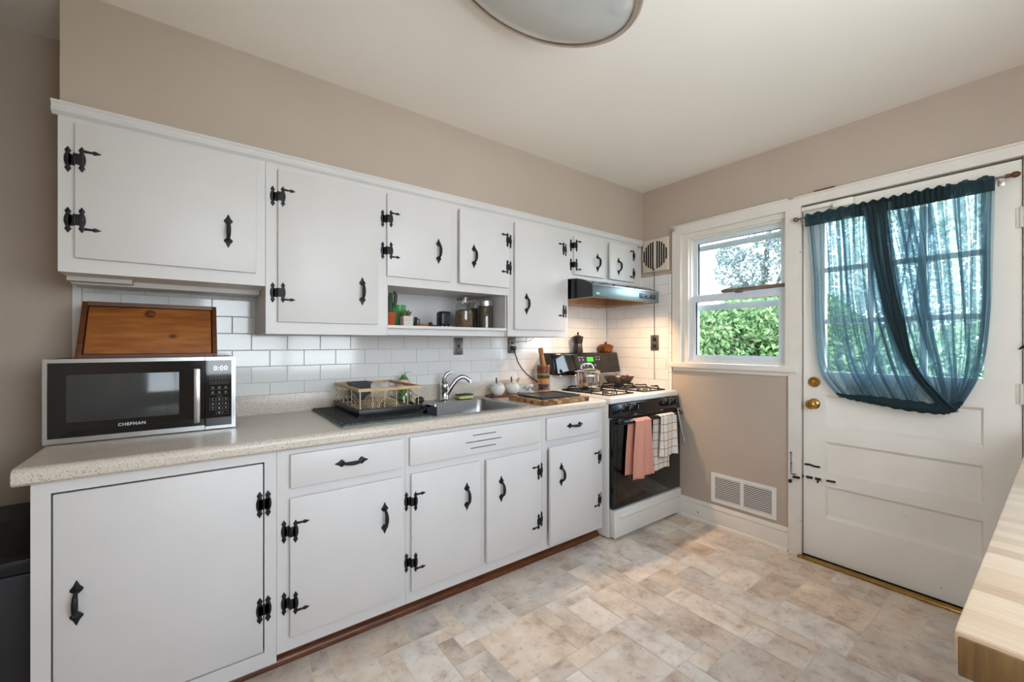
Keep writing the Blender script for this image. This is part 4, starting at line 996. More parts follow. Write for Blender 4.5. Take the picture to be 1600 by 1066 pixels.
for x in (2.262, 2.352, 2.716, 2.806):
    m = MB(); m.lathe([(0, 0), (0.026, 0), (0.026, 0.004), (0.021, 0.008), (0.019, 0.024), (0, 0.025)], 24, (x, 1.758, 0.848), RK)
    m.box(x - 0.004, x + 0.004, 1.722, 1.750, 0.830, 0.868, bev=0.002)
    k = part('knob', m, 'black', c)
    mm = MB(); mm.box(x - 0.0007, x + 0.0007, 1.7212, 1.7225, 0.842, 0.866)
    arc = [(x + 0.030 * math.cos(a), 1.7585 - (0.030 * math.sin(a)) * 0.0 - 0.0, 0.848 + 0.030 * math.sin(a)) for a in [math.radians(200 - 22 * q) for q in range(11)]]
    mm.tube([(px, 1.7595 + (pz - 0.848) * 0.18 - 0.001, pz) for px, _, pz in arc], 0.0009, 5)
    part('dial_mark', mm, 'print', k)
m = MB()
for x, z in ((2.215, 0.865), (2.215, 0.845), (2.222, 0.826), (2.24, 0.872), (2.315, 0.872), (2.668, 0.862), (2.668, 0.842), (2.69, 0.872), (2.77, 0.872)): m.box(x - 0.005, x + 0.005, 1.7535 + (z - 0.8) * 0.18 - 0.001, 1.7545 + (z - 0.8) * 0.18, z - 0.004, z + 0.004)
for x in (2.36, 2.66): m.box(x - 0.016, x + 0.016, 1.7505, 1.7525, 0.799, 0.802)
part('panel_marks', m, 'print', cpn)
# oven door
m = MB(); m.box(RL + 0.002, RR + 0.008, 1.752, 1.788, 0.206, 0.782, bev=0.006)
od = part('oven_door', m, 'gblack', c)
part('oven_window', MB().box(RL + 0.035, RR - 0.03, 1.749, 1.756, 0.230, 0.735, bev=0.002), 'bglass', od)
m = MB(); hy = 1.712
m.tube([(RL + 0.035, 1.752, 0.772), (RL + 0.037, 1.72, 0.768), (RL + 0.05, hy, 0.766)] + [(RL + 0.05 + (RR - RL - 0.10) * k / 6, hy, 0.766) for k in range(1, 7)] + [(RR - 0.037, 1.72, 0.768), (RR - 0.035, 1.752, 0.772)], 0.0135, 12)
m.box(RL + 0.03, RR - 0.02, 1.742, 1.754, 0.768, 0.779, bev=0.002)
part('handle', m, 'gblack', od)
# drawer
m = MB(); m.box(RL + 0.006, RR + 0.008, 1.742, 1.790, 0.022, 0.198, bev=0.008, seg=3)
m.prism([(1.744, 0.176), (1.732, 0.150), (1.738, 0.142), (1.744, 0.140)], RL + 0.05, RR - 0.03, 'yz', bev=0.002)
part('drawer', m, 'enamel', c)
# backguard
m = MB(); m.box(RL, RR, 2.350, 2.452, 0.920, 1.040, bev=0.003)
part('riser', m, 'enamel', c)
m = MB(); outl = [(2.296, 1.038), (2.330, 1.196), (2.340, 1.202), (2.445, 1.202), (2.452, 1.195), (2.452, 1.038)]
b_ = MB(); m.prism(outl, RL + 0.004, RR - 0.004, 'yz', bev=0.005)
bgd = part('backguard', m, 'gblack', c)
def bgp(x, s): return (x, 2.2975 + 0.034 * s, 1.045 + 0.15 * s)   # a point on the slanted face
m = MB(); m.prism([(2.288, 1.026), (2.288, 1.036), (2.36, 1.036), (2.36, 1.026)], RL + 0.02, RR - 0.02, 'yz', bev=0.002)
part('chrome_strip', m, 'chrome', c)
tilt = Matrix.Translation((0, 0, 0))
m = MB()
def facebox(mb, x0, x1, s0, s1, lift=0.0008, mi=0):
    a, b1 = bgp(x0, s0), bgp(x0, s1); q = bmesh.new()
    vs = [q.verts.new(p) for p in ((x0, a[1] - lift - 0.0012, a[2]), (x1, a[1] - lift - 0.0012, a[2]), (x1, b1[1] - lift - 0.0012, b1[2]), (x0, b1[1] - lift - 0.0012, b1[2]))]
    ws = [q.verts.new((v.co.x, v.co.y + 0.004, v.co.z)) for v in vs]
    q.faces.new(vs); 
    for i in range(4): q.faces.new((vs[i], vs[(i + 1) % 4], ws[(i + 1) % 4], ws[i]))
    bmesh.ops.recalc_face_normals(q, faces=q.faces[:]); mb._merge(q, None, mi)
facebox(m, RL + 0.03, 2.40, 0.04, 0.94)
part('glass_panel', m, 'bglass', bgd)
m = MB(); facebox(m, 2.385, 2.665, 0.22, 0.86); part('keypad', m, 'black', bgd)
m = MB(); facebox(m, 2.500, 2.570, 0.58, 0.80, 0.002); part('display', m, 'ledgreen', bgd, label='glowing green clock display')
m = MB()
for k in range(5): facebox(m, 2.412 + 0.042 * k, 2.421 + 0.042 * k, 0.34, 0.40, 0.002)
for x in (2.408, 2.448, 2.603, 2.638): facebox(m, x, x + 0.009, 0.64, 0.70, 0.002)
for x in (2.40, 2.435, 2.595, 2.63): facebox(m, x, x + 0.026, 0.80, 0.815, 0.002)
part('keys', m, 'print', bgd)
# burners and grates
for bx in (2.322, 2.702):
    for by in (1.945, 2.175):
        m = MB(); m.lathe([(0, 0.002), (0.075, 0.002), (0.082, 0.006), (0.075, 0.004), (0.045, 0.0), (0.040, 0.012), (0.038, 0.016), (0.030, 0.022), (0, 0.023)], 26, (bx, by, 0.917))
        part('burner', m, 'pewter', c)
        m = MB(); r = 0.0046; zt = 0.954; hx = 0.128; hy_ = 0.108
        for s in (-1, 1):
            y = by + s * 0.052
            m.tube([(bx - hx, y, 0.922), (bx - hx, y, zt - 0.010), (bx - hx + 0.010, y, zt), (bx - 0.045, y, zt)], r, 8)
            m.tube([(bx + hx, y, 0.922), (bx + hx, y, zt - 0.010), (bx + hx - 0.010, y, zt), (bx + 0.045, y, zt)], r, 8)
            x = bx + s * 0.052
            m.tube([(x, by + hy_, 0.926), (x, by + hy_, zt - 0.010), (x, by + hy_ - 0.010, zt), (x, by + 0.04, zt)], r, 8)
            m.tube([(x, by - hy_, 0.926), (x, by - hy_, zt - 0.010), (x, by - hy_ + 0.010, zt), (x, by - 0.04, zt)], r, 8)
        m.tube([(bx - hx, by - hy_, 0.929), (bx + hx, by - hy_, 0.929), (bx + hx, by + hy_, 0.929), (bx - hx, by + hy_, 0.929)], r, 8, closed=True)
        part('grate', m, 'iron', c)

# pots on the range
c = thing('saucepan', 'shiny steel pot with lid on the rear left burner', 'pot', (2.335, 2.165, 0.959))
A = (2.335, 2.165, 0.959)
part('body', MB().lathe([(0, 0), (0.086, 0), (0.094, 0.008), (0.096, 0.106), (0.102, 0.111), (0.099, 0.112), (0.092, 0.106), (0.090, 0.012), (0, 0.006)], 36, A), 'chrome', c)
part('lid', MB().lathe([(0.105, 0.112), (0.107, 0.115), (0.088, 0.124), (0.044, 0.132), (0, 0.134)], 36, A), 'chrome', c)
dv = Vector((0.80, -0.60, 0)); 
m = MB(); m.tube([Vector(A) + dv * t + Vector((0, 0, z)) for t, z in ((-0.048, 0.130), (-0.040, 0.154), (-0.024, 0.165), (0.024, 0.165), (0.040, 0.154), (0.048, 0.130))], 0.0065, 10)
part('lid_handle', m, 'steel', c)
for s in (-1, 1):
    ax = Vector((-0.60, -0.80, 0)) * s; tv = Vector((0.8, -0.6, 0))
    m = MB(); m.tube([Vector(A) + ax * r_ + tv * t + Vector((0, 0, 0.082)) for r_, t in ((0.094, -0.035), (0.120, -0.028), (0.124, 0), (0.120, 0.028), (0.094, 0.035))], 0.006, 10)
    part('side_handle', m, 'steel', c)
c = thing('frying_pan', 'dark non-stick frying pan on the rear right burner', 'pan', (2.70, 2.165, 0.959))
A = (2.70, 2.165, 0.959)
part('body', MB().lathe([(0, 0), (0.082, 0), (0.092, 0.006), (0.120, 0.052), (0.122, 0.054), (0.118, 0.054), (0.090, 0.010), (0, 0.005)], 36, A), 'nonstick', c)
hd = Vector((-0.56, -0.83, 0)).normalized()
m = MB(); m.tube([Vector(A) + hd * t + Vector((0, 0, z)) for t, z in ((0.110, 0.045), (0.135, 0.058), (0.17, 0.070), (0.23, 0.078), (0.28, 0.080))], [0.012, 0.010, 0.011, 0.015, 0.011], 10, flat=0.5)
MT['copperhandle'] = mat('pale_copper', (214, 166, 132), 0.3, 0.8, var=0.06)
part('handle', m, 'copperhandle', c, label='pale copper handle')
# on the backguard
c = thing('moka_pot', 'dark metal stovetop moka pot standing on the backguard', 'coffee maker', (2.478, 2.398, 1.2025))
A = (2.478, 2.398, 1.2025)
MT['moka'] = mat('dark_aluminium', (84, 80, 76), 0.32, 0.9, var=0.08)
part('boiler', MB().lathe([(0, 0), (0.040, 0), (0.041, 0.004), (0.034, 0.062), (0.031, 0.068), (0.031, 0.073)], 8, A), 'moka', c, angle=25)
part('upper_chamber', MB().lathe([(0.031, 0.073), (0.034, 0.078), (0.044, 0.128), (0.041, 0.130), (0.012, 0.142), (0, 0.142)], 8, A), 'moka', c, angle=25)
part('lid_knob', MB().lathe([(0, 0.142), (0.005, 0.142), (0.006, 0.150), (0.009, 0.156), (0.008, 0.164), (0, 0.165)], 14, A), 'black', c)
part('handle', MB().tube([(2.515, 2.412, 1.325), (2.545, 2.424, 1.325), (2.552, 2.426, 1.300), (2.540, 2.422, 1.262)], [0.007, 0.008, 0.009, 0.007], 8), 'black', c)
c = thing('covered_dish', 'copper coloured lidded dish on the right end of the backguard', 'dish', (2.805, 2.388, 1.2025))
A = (2.805, 2.388, 1.2025)
part('bowl', MB().lathe([(0, 0), (0.050, 0), (0.058, 0.02), (0.062, 0.040), (0, 0.040)], 30, A), 'orange', c)
part('lid', MB().lathe([(0.066, 0.040), (0.069, 0.047), (0.056, 0.062), (0.024, 0.071), (0, 0.072)], 30, A), 'orange', c)
part('knob', MB().lathe([(0, 0.070), (0.010, 0.070), (0.012, 0.083), (0, 0.090)], 14, A), 'pinedark', c)

# towels over the oven handle
def drape(x0, x1, zf, zbk, seed, amp=0.007, flare=0.0, y0=1.712, rad=0.016, shift=0.0):
    rnd = random.Random(seed); ph = [rnd.uniform(0, 6) for _ in range(4)]
    m = MB(); ztop = 0.766
    def f(u, v):
        L1 = ztop - zf; L2 = ztop - zbk; arc = PI * rad; T = L1 + arc + L2; d = v * T
        x = x0 + (x1 - x0) * u
        if d < L1: y = y0 - rad; z = zf + d; k = 1 - d / L1
        elif d < L1 + arc: a = (d - L1) / rad; y = y0 - rad * math.cos(a); z = ztop + rad * math.sin(a); k = 0
        else: y = y0 + rad; z = ztop - (d - L1 - arc); k = (d - L1 - arc) / max(L2, 1e-4)
        w = amp * (0.3 + 0.7 * k) * (math.sin(u * 9 + ph[0]) + 0.6 * math.sin(u * 17 + ph[1] + k))
        if d < L1: y += w - 0.004 * k - abs(amp) * 0.8
        elif d > L1 + arc: y = min(1.742, y + 0.4 * w)
        x -= shift * min(1, max(0, (d - L1) / arc))
        x += (u - 0.5) * flare * k + 0.003 * math.sin(k * 4 + ph[2])
        z += 0.004 * math.sin(u * 5 + ph[3]) * (k > 0.98)
        return (x, y, z)
    m.grid(f, 36, 60)
    return m
def solidify(o, t=0.0022):
    md = o.modifiers.new('cloth thickness', 'SOLIDIFY'); md.thickness = t; md.offset = 0
MT['pinktowel'] = mat('salmon_cotton', (214, 150, 132), 0.95, var=0.07, scale=200, bump=0.3)
def check_mat():
    m, n, L, b = base_nodes('checked_linen')
    t = n.new('ShaderNodeTexCoord'); s = n.new('ShaderNodeSeparateXYZ'); L.new(t.outputs['Object'], s.inputs[0])
    outs = []
    for ax, per in (('X', 0.052), ('Z', 0.056)):
        a = n.new('ShaderNodeMath'); a.operation = 'DIVIDE'; a.inputs[1].default_value = per; L.new(s.outputs[ax], a.inputs[0])
        f = n.new('ShaderNodeMath'); f.operation = 'FRACT'; L.new(a.outputs[0], f.inputs[0])
        c_ = n.new('ShaderNodeMath'); c_.operation = 'LESS_THAN'; c_.inputs[1].default_value = 0.075; L.new(f.outputs[0], c_.inputs[0]); outs.append(c_)
    mx = n.new('ShaderNodeMath'); mx.operation = 'MAXIMUM'; L.new(outs[0].outputs[0], mx.inputs[0]); L.new(outs[1].outputs[0], mx.inputs[1])
    mi = n.new('ShaderNodeMix'); mi.data_type = 'RGBA'; mi.inputs[6].default_value = lin((226, 216, 206)) + (1,); mi.inputs[7].default_value = lin((138, 100, 88)) + (1,)
    L.new(mx.outputs[0], mi.inputs[0]); L.new(mi.outputs[2], b.inputs['Base Color']); b.inputs['Roughness'].default_value = 0.95
    return m
MT['check'] = check_mat()
o = solo('towel', drape(2.280, 2.442, 0.395, 0.42, 3, flare=0.06, amp=0.009, shift=0.03), 'pinktowel', 'salmon pink towel over the oven door handle', 'towel', (2.35, 1.70, 0.766)); solidify(o)
o = solo('towel', drape(2.560, 2.740, 0.490, 0.392, 8, amp=0.008, flare=0.02, shift=0.035), 'check', 'white checked towel over the oven door handle', 'towel', (2.64, 1.70, 0.766)); solidify(o)
MT['tong'] = mat('polished_tong_steel', (200, 200, 202), 0.25, 0.6)
c = thing('tongs', 'steel tongs hanging from the right end of the oven handle', 'tongs', (2.80, 1.70, 0.79))
m = MB()
for s in (-1, 1):
    m.tube([(2.775, 1.694, 0.800), (2.783 + 0.002 * s, 1.690 + 0.004 * s, 0.74), (2.810 + 0.006 * s, 1.688 + 0.006 * s, 0.65), (2.830 + 0.007 * s, 1.688 + 0.006 * s, 0.60)], [0.004, 0.005, 0.005, 0.005], 8)
    m.tube([(2.830 + 0.007 * s, 1.688 + 0.006 * s, 0.605), (2.838 + 0.010 * s, 1.688 + 0.008 * s, 0.58), (2.845 + 0.010 * s, 1.688 + 0.006 * s, 0.562), (2.848 + 0.004 * s, 1.688 + 0.004 * s, 0.548)], [0.006, 0.009, 0.009, 0.004], 8)
part('arms', m, 'tong', c)
m = MB(); m.tube([(2.775 + 0.008 * math.cos(a), 1.694, 0.802 + 0.008 * math.sin(a)) for a in [2 * PI * k / 14 for k in range(14)]], 0.0016, 6, closed=True); part('ring', m, 'steel', c)

# ------------------------------------------------------------------ range hood with its lamp
HL, HR = 2.066, 2.800
c = thing('range_hood', 'black under-cabinet range hood above the gas range', 'range hood', (2.43, 2.15, 1.58))
m = MB()
hp = [(2.452, 1.582), (2.452, 1.722), (2.060, 1.722), (2.010, 1.718), (1.960, 1.706), (1.915, 1.688), (1.878, 1.668), (1.870, 1.660), (1.870, 1.582)]
m.prism(hp, HL, HL + 0.012, 'yz'); m.prism(hp, HR - 0.012, HR, 'yz')
def hsheet(a, b2): 
    (y0, z0), (y1, z1) = a, b2
    q = bmesh.new(); v = [q.verts.new(p) for p in ((HL, y0, z0), (HR, y0, z0), (HR, y1, z1), (HL, y1, z1))]; q.faces.new(v); m._merge(q)
for a, b2 in zip(hp[1:7], hp[2:8]): hsheet(a, b2)
m.box(HL, HR, 2.440, 2.452, 1.582, 1.722)
part('shell', m, 'gblack', c)
MT['hoodface'] = mat('hood_reflection_tint', (118, 134, 138), 0.3, 0.75, var=0.04)  # window reflection on the black front, put into the teal-grey base colour
m = MB(); m.box(HL, HR, 1.866, 1.878, 1.582, 1.664, bev=0.003)
m.box(HL, HR, 1.864, 1.880, 1.660, 1.668, bev=0.002, mi=1)
fr = part('front_panel', m, ['hoodface', 'steel'], c)
m = MB(); m.box(2.56, 2.755, 1.8635, 1.868, 1.604, 1.640, bev=0.001, mi=0)
for x in (2.64, 2.70): m.lathe([(0, 0), (0.008, 0), (0.007, 0.008), (0, 0.009)], 14, (x, 1.8635, 1.622), Matrix.Rotation(PI / 2, 4, 'X'))
part('control_strip', m, 'black', fr)
m = MB(); m.lathe([(0, 0), (0.011, 0), (0.011, 0.001), (0, 0.001)], 20, (2.115, 1.8658, 1.606), Matrix.Rotation(PI / 2, 4, 'X') @ Matrix.Diagonal((1.6, 0.7, 1, 1))); part('badge', m, 'print', fr)
MT['hoodin'] = mat('bronze_hood_lining', (164, 134, 108), 0.4, 0.5, var=0.12)
m = MB(); m.plate(HL + 0.012, HR - 0.012, 1.880, 2.440, 1.584, 1.592, [(HL + 0.05, HR - 0.06, 1.92, 2.33)], 'xy')
m.plate(HL + 0.048, HR - 0.058, 1.918, 2.332, 1.592, 1.650, [(HL + 0.052, HR - 0.062, 1.922, 2.328)], 'xy')
m.box(HL + 0.048, HR - 0.058, 1.918, 2.332, 1.650, 1.655)
part('underside', m, 'hoodin', c)
MT['lens'] = mat('lamp_lens', (240, 226, 200), 0.4, emit='#ffd9a8', es=6.0)
for x in (2.20, 2.60): part('lamp_lens', MB().box(x, x + 0.065, 1.935, 1.985, 1.640, 1.652, bev=0.003), 'lens', c)
hl = bpy.data.lights.new('hood_lamp', 'AREA'); hl.shape = 'RECTANGLE'; hl.size = 0.045; hl.size_y = 0.035; hl.spread = 2.6; hl.energy = 7.0; hl.color = (1.0, 0.67, 0.40)
ho = bpy.data.objects.new('hood_lamp', hl); COL.objects.link(ho); ho.parent = c; ho.location = Vector((2.47, 1.955, 1.636)) - REST[c]

#==WALLS2==
# ------------------------------------------------------------------ vent fan cover and grille on the right wall
c = thing('vent_fan', 'cream square vent fan cover with a round slotted grille beside the short wall cabinet', 'vent fan', (XW - 0.012, 1.972, 1.972))
MT['cream'] = mat('cream_painted_metal', (214, 200, 182), 0.5, var=0.04)
m = MB(); m.box(XW - 0.022, XW - 0.001, 1.842, 2.078, 1.842, 2.104, bev=0.012, seg=3)
m.lathe([(0.112, 0), (0.112, 0.002), (0.115, 0.002), (0.115, 0)], 40, (XW - 0.0222, 1.960, 1.972), RX)
part('cover', m, 'cream', c)
m = MB()
for k in range(-5, 6):
    if k == 0: continue
    y = k * 0.0198; h = math.sqrt(max(0, 0.109 ** 2 - y * y)); m.box(XW - 0.0232, XW - 0.021, 1.960 + y - 0.0064, 1.960 + y + 0.0064, 1.972 - h, 1.972 + h, bev=0.0005)
part('slots', m, 'hole', c)
m = MB(); m.tube([(XW - 0.03, 1.968, 1.868), (XW - 0.03, 1.968, 1.852)], 0.006, 8); part('pull_switch', m, 'black', c)
c = thing('floor_register', 'white louvred air return grille above the baseboard', 'vent grille', (XW - 0.006, 1.3075, 0.2675))
m = MB(); m.plate(1.099, 1.516, 0.166, 0.369, XW - 0.010, XW - 0.001, [(1.125, 1.297, 0.190, 0.346), (1.318, 1.490, 0.190, 0.346)], 'yz')
part('frame', m, 'enamel', c)
m = MB()
for k in range(13):
    z = 0.196 + k * 0.0120
    for y0, y1 in ((1.125, 1.297), (1.318, 1.490)): m.box(XW - 0.0085, XW - 0.0065, y0, y1, z - 0.003, z + 0.003)
part('louvres', m, 'enamel', c)
part('duct', MB().box(XW - 0.0022, XW - 0.0012, 1.12, 1.495, 0.186, 0.350), 'hole', c)
# door hardware above
c = thing('door_closer', 'white painted latch box with a sliding arm at the top of the door', 'door latch', (XW - 0.01, 0.83, 2.065))
part('box', MB().box(XW - 0.045, XW + 0.002, 0.708, 0.800, 2.040, 2.078, bev=0.003), 'doorpaint', c)
part('arm', MB().box(XW - 0.026, XW + 0.002, 0.800, 0.958, 2.060, 2.084, bev=0.003), 'doorpaint', c)
solo('shim', MB().box(XW - 0.03, XW - 0.001, 0.795, 0.895, 2.1582, 2.166, bev=0.001), 'darkwood', 'dark wood strip resting on top of the door casing', 'wood strip', (XW - 0.015, 0.845, 2.1582))
m = MB(); m.box(XW - 0.038, XW - 0.0205, 1.79, 1.815, 2.123, 2.142, bev=0.003)
solo('bracket', m, 'nickel', 'small metal curtain bracket at the upper left corner of the window casing', 'bracket', (XW - 0.03, 1.80, 2.13))
c = thing('door_chain', 'dark safety chain and keeper on the door casing', 'door chain', (XW - 0.022, 1.012, 0.48))
m = MB(); m.box(XW - 0.030, XW - 0.0202, 0.966, 1.016, 0.456, 0.486, bev=0.003, mi=1); m.tube([(XW - 0.031, 1.010, 0.484), (XW - 0.031, 0.985, 0.487)], 0.003, 6); m.tube([(XW - 0.032, 1.0, 0.47), (XW - 0.034, 0.965, 0.472)], 0.008, 10); m.ball((XW - 0.030, 1.016, 0.440), 0.010, 0.010, 0.012)
part('keeper', m, ['iron', 'doorpaint'], c)
m = MB()
for k in range(9):
    z = 0.605 - k * 0.0135; pts = [(XW - 0.025 + (0.004 * math.cos(a) if k % 2 else 0), 1.013 + (0 if k % 2 else 0.004 * math.cos(a)), z + 0.008 * math.sin(a)) for a in [2 * PI * q / 10 for q in range(10)]]
    m.tube(pts, 0.0013, 5, closed=True)
m.ball((XW - 0.024, 1.014, 0.612), 0.006)
part('chain', m, 'pewter', c)
c = thing('hook', 'small dark hook on the casing at the right edge of the picture', 'hook', (XW - 0.02, 0.104, 1.262))
part('hook', MB().tube([(XW - 0.019, 0.104, 1.275), (XW - 0.030, 0.106, 1.272), (XW - 0.034, 0.112, 1.262), (XW - 0.030, 0.122, 1.256), (XW - 0.024, 0.130, 1.248)], [0.008, 0.008, 0.007, 0.005, 0.003], 8), 'iron', c)
# wooden stick across the window meeting rail
c = thing('stick', 'weathered wooden stick lying on the window meeting rail', 'stick', (XW + 0.03, 1.26, 1.63))
MT['driftwood'] = wood('weathered_stick', '#5a4636', '#8f7d6c', 1, 10, rough=0.8)
m = MB(); m.tube([(XW + 0.022, 1.460, 1.6395), (XW + 0.022, 1.445, 1.640), (XW + 0.020, 1.3, 1.640), (XW + 0.016, 1.06, 1.640)], [0.009, 0.014, 0.0155, 0.013], 12)
part('shaft', m, 'driftwood', c)
solo('sash_lock', MB().box(XW + 0.034, XW + 0.052, 1.325, 1.375, 1.6222, 1.632, bev=0.003), 'iron', 'dark sash lock on the window meeting rail', 'sash lock', (XW + 0.043, 1.35, 1.6222))

# ------------------------------------------------------------------ curtain rod and sheer curtain
XC = XW - 0.050
c = thing('curtain_rod', 'thin metal curtain rod with an acorn finial above the door glass', 'curtain rod', (XC, 0.55, 2.012))
part('rod', MB().tube([(XC, 0.968, 2.013), (XC, 0.165, 2.012)], 0.0055, 10), 'pewter', c)
m = MB(); m.ball((XC, 0.979, 2.013), 0.014); part('finial', m, 'pewter', c)
m = MB(); m.tube([(XC, 0.168, 2.012), (XC, 0.160, 2.012), (XC, 0.153, 2.012), (XC, 0.143, 2.012), (XC, 0.132, 2.012), (XC, 0.124, 2.012)], [0.008, 0.010, 0.008, 0.014, 0.013, 0.006], 14); part('finial', m, 'pinedark', c, label='brown turned wood finial')
for y in (0.958, 0.182):
    m = MB(); m.box(XC - 0.006, XW + 0.004, y - 0.004, y + 0.004, 2.000, 2.006); m.box(XW - 0.002, XW + 0.004, y - 0.010, y + 0.010, 1.985, 2.03, bev=0.001); m.tube([(XC, y, 2.0), (XC, y, 1.99)], 0.004, 8); part('bracket', m, 'nickel', c)
c = thing('curtain', 'sheer teal curtain gathered over the door window and tucked up at the hem', 'curtain', (XC, 0.55, 2.0))
def spline(P, t):
    n = len(P) - 1; s = min(max(t, 0), 1) * n; i = min(int(s), n - 1); f = s - i
    p0, p1, p2, p3 = P[max(i - 1, 0)], P[i], P[i + 1], P[min(i + 2, n)]
    return tuple(0.5 * (2 * b + (c_ - a) * f + (2 * a - 5 * b + 4 * c_ - d) * f * f + (3 * b - a - 3 * c_ + d) * f ** 3) for a, b, c_, d in zip(p0, p1, p2, p3))
def cloth(left, right, npl, amp, fold, xoff, seed, nv, sag=0.0):
    # flat sheer cloth with npl narrow Z-folds of random width
    rnd = random.Random(seed); cuts = sorted(rnd.uniform(0.02, 0.98) for _ in range(npl * 3))[1::3]
    cols = [0.0]; yo = [0.0]; xo = [0.0]; ids = [0]
    prev = 0.0
    for i, cpos in enumerate(cuts):
        for k in range(1, 5): cols.append(prev + (cpos - prev) * k / 4.0); yo.append(0); xo.append(0); ids.append(i)
        w = fold * rnd.uniform(0.5, 1.7)
        for q, (dy, dx) in enumerate(((0.5, 0.003), (0.0, 0.006), (-0.5, 0.003), (-0.5, -0.001), (0.0, -0.004), (0.5, -0.002))):
            cols.append(cpos); yo.append(dy * w); xo.append(dx); ids.append(i)
        prev = cpos
    for k in range(1, 5): cols.append(prev + (1 - prev) * k / 4.0); yo.append(0); xo.append(0); ids.append(len(cuts))
    ph = [rnd.uniform(0, 6.28) for _ in range(len(cuts) + 6)]
    n = len(cols) - 1
    def f(u, v):
        i = int(round(u * n)); uu = cols[i]; w_ = ph[ids[i]]
        a = spline(left, v); b = spline(right, v)
        wob = 0.006 * math.sin(v * 4 + w_) + 0.003 * math.sin(v * 11 + 2 * w_)
        edge = min(1, 12 * uu, 12 * (1 - uu))
        sgn = 1 if a[0] > b[0] else -1
        y = a[0] + (b[0] - a[0]) * uu + wob * edge - sgn * yo[i] * (0.75 + 0.5 * math.sin(v * 3 + w_))
        z = a[1] + (b[1] - a[1]) * uu - sag * math.sin(PI * uu) * v ** 4
        x = xoff + xo[i] + amp * math.sin(uu * 19 + ph[-1] + 0.8 * math.sin(3 * v))
        return (x, y, z)
    m = MB(); m.grid(f, n, nv); return m
part('left_panel', cloth([(0.925, 2.0), (0.905, 1.7), (0.895, 1.4), (0.865, 1.12), (0.770, 0.975)], [(0.60, 2.0), (0.590, 1.7), (0.555, 1.4), (0.50, 1.15), (0.430, 0.950)], 20, 0.005, 0.014, XC - 0.004, 2, 44, 0.012), 'teal', c, angle=80)
part('right_panel', cloth([(0.60, 2.0), (0.545, 1.7), (0.500, 1.4), (0.44, 1.15), (0.37, 0.960)], [(0.197, 2.012), (0.203, 1.7), (0.212, 1.4), (0.240, 1.15), (0.310, 0.985)], 22, 0.005, 0.014, XC + 0.010, 5, 44, 0.006), 'teal', c, angle=80)
part('crossing_fold', cloth([(0.66, 2.0), (0.620, 1.7), (0.570, 1.4), (0.49, 1.15), (0.365, 0.945)], [(0.54, 2.0), (0.530, 1.7), (0.488, 1.4), (0.440, 1.15), (0.305, 0.955)], 9, 0.003, 0.014, XC - 0.020, 9, 44), 'teal', c, angle=80)
part('crossing_fold', cloth([(0.640, 2.0), (0.612, 1.7), (0.558, 1.4), (0.480, 1.15), (0.352, 0.945)], [(0.560, 2.0), (0.535, 1.7), (0.492, 1.4), (0.446, 1.15), (0.312, 0.955)], 6, 0.003, 0.008, XC - 0.030, 19, 44), 'tealdense', c, angle=80)
part('back_layer', cloth([(0.50, 1.95), (0.56, 1.6), (0.66, 1.25), (0.74, 1.03), (0.765, 0.98)], [(0.40, 1.95), (0.38, 1.6), (0.40, 1.25), (0.42, 1.03), (0.43, 0.955)], 7, 0.004, 0.008, XC + 0.022, 13, 34), 'teal', c, angle=80)
m = MB()
path = [(0.778, 0.985), (0.735, 0.972), (0.68, 0.968), (0.60, 0.962), (0.52, 0.953), (0.44, 0.948), (0.37, 0.945), (0.345, 0.948), (0.325, 0.958), (0.310, 0.972), (0.296, 0.99)]
rad = [0.004, 0.010, 0.016, 0.022, 0.026, 0.027, 0.024, 0.020, 0.016, 0.010, 0.004]
fine = []; fr_ = []
for k in range(61):
    t = k / 60; y, z = spline(path, t); fine.append((XC - 0.010, y, z + 0.012)); i = t * 10; j = min(int(i), 9); fr_.append((rad[j] + (rad[j + 1] - rad[j]) * (i - j)) * (1 + 0.12 * math.sin(k * 1.7)))
m.tube(fine, fr_, 16)
part('tucked_hem', m, 'tealdense', c, angle=80)
def pocket(y0, y1, npl, seed, ampl):
    rnd = random.Random(seed); p = rnd.uniform(0, 6); m = MB()
    def f(u, v):
        y = y0 + (y1 - y0) * u; w = 2 * PI * npl * u + p
        a = 2 * PI * v
        rx_ = 0.010 + ampl * (0.5 + 0.5 * math.sin(w)); top = 0.020 + 0.006 * math.sin(w * 0.5 + 1) ; bot = 0.052
        x = XC - rx_ * math.cos(a) if True else 0
        s = math.sin(a); z = 2.010 + (top * s if s > 0 else bot * s)
        return (x, y + 0.004 * math.sin(w * 2) , z)
    m.grid(f, 300, 14); return m
part('rod_pocket', pocket(0.925, 0.68, 9, 1, 0.006), 'tealmid', c, angle=80)
part('rod_pocket', pocket(0.69, 0.34, 17, 2, 0.010), 'tealdense', c, angle=80)
part('rod_pocket', pocket(0.35, 0.197, 5, 3, 0.005), 'tealmid', c, angle=80)

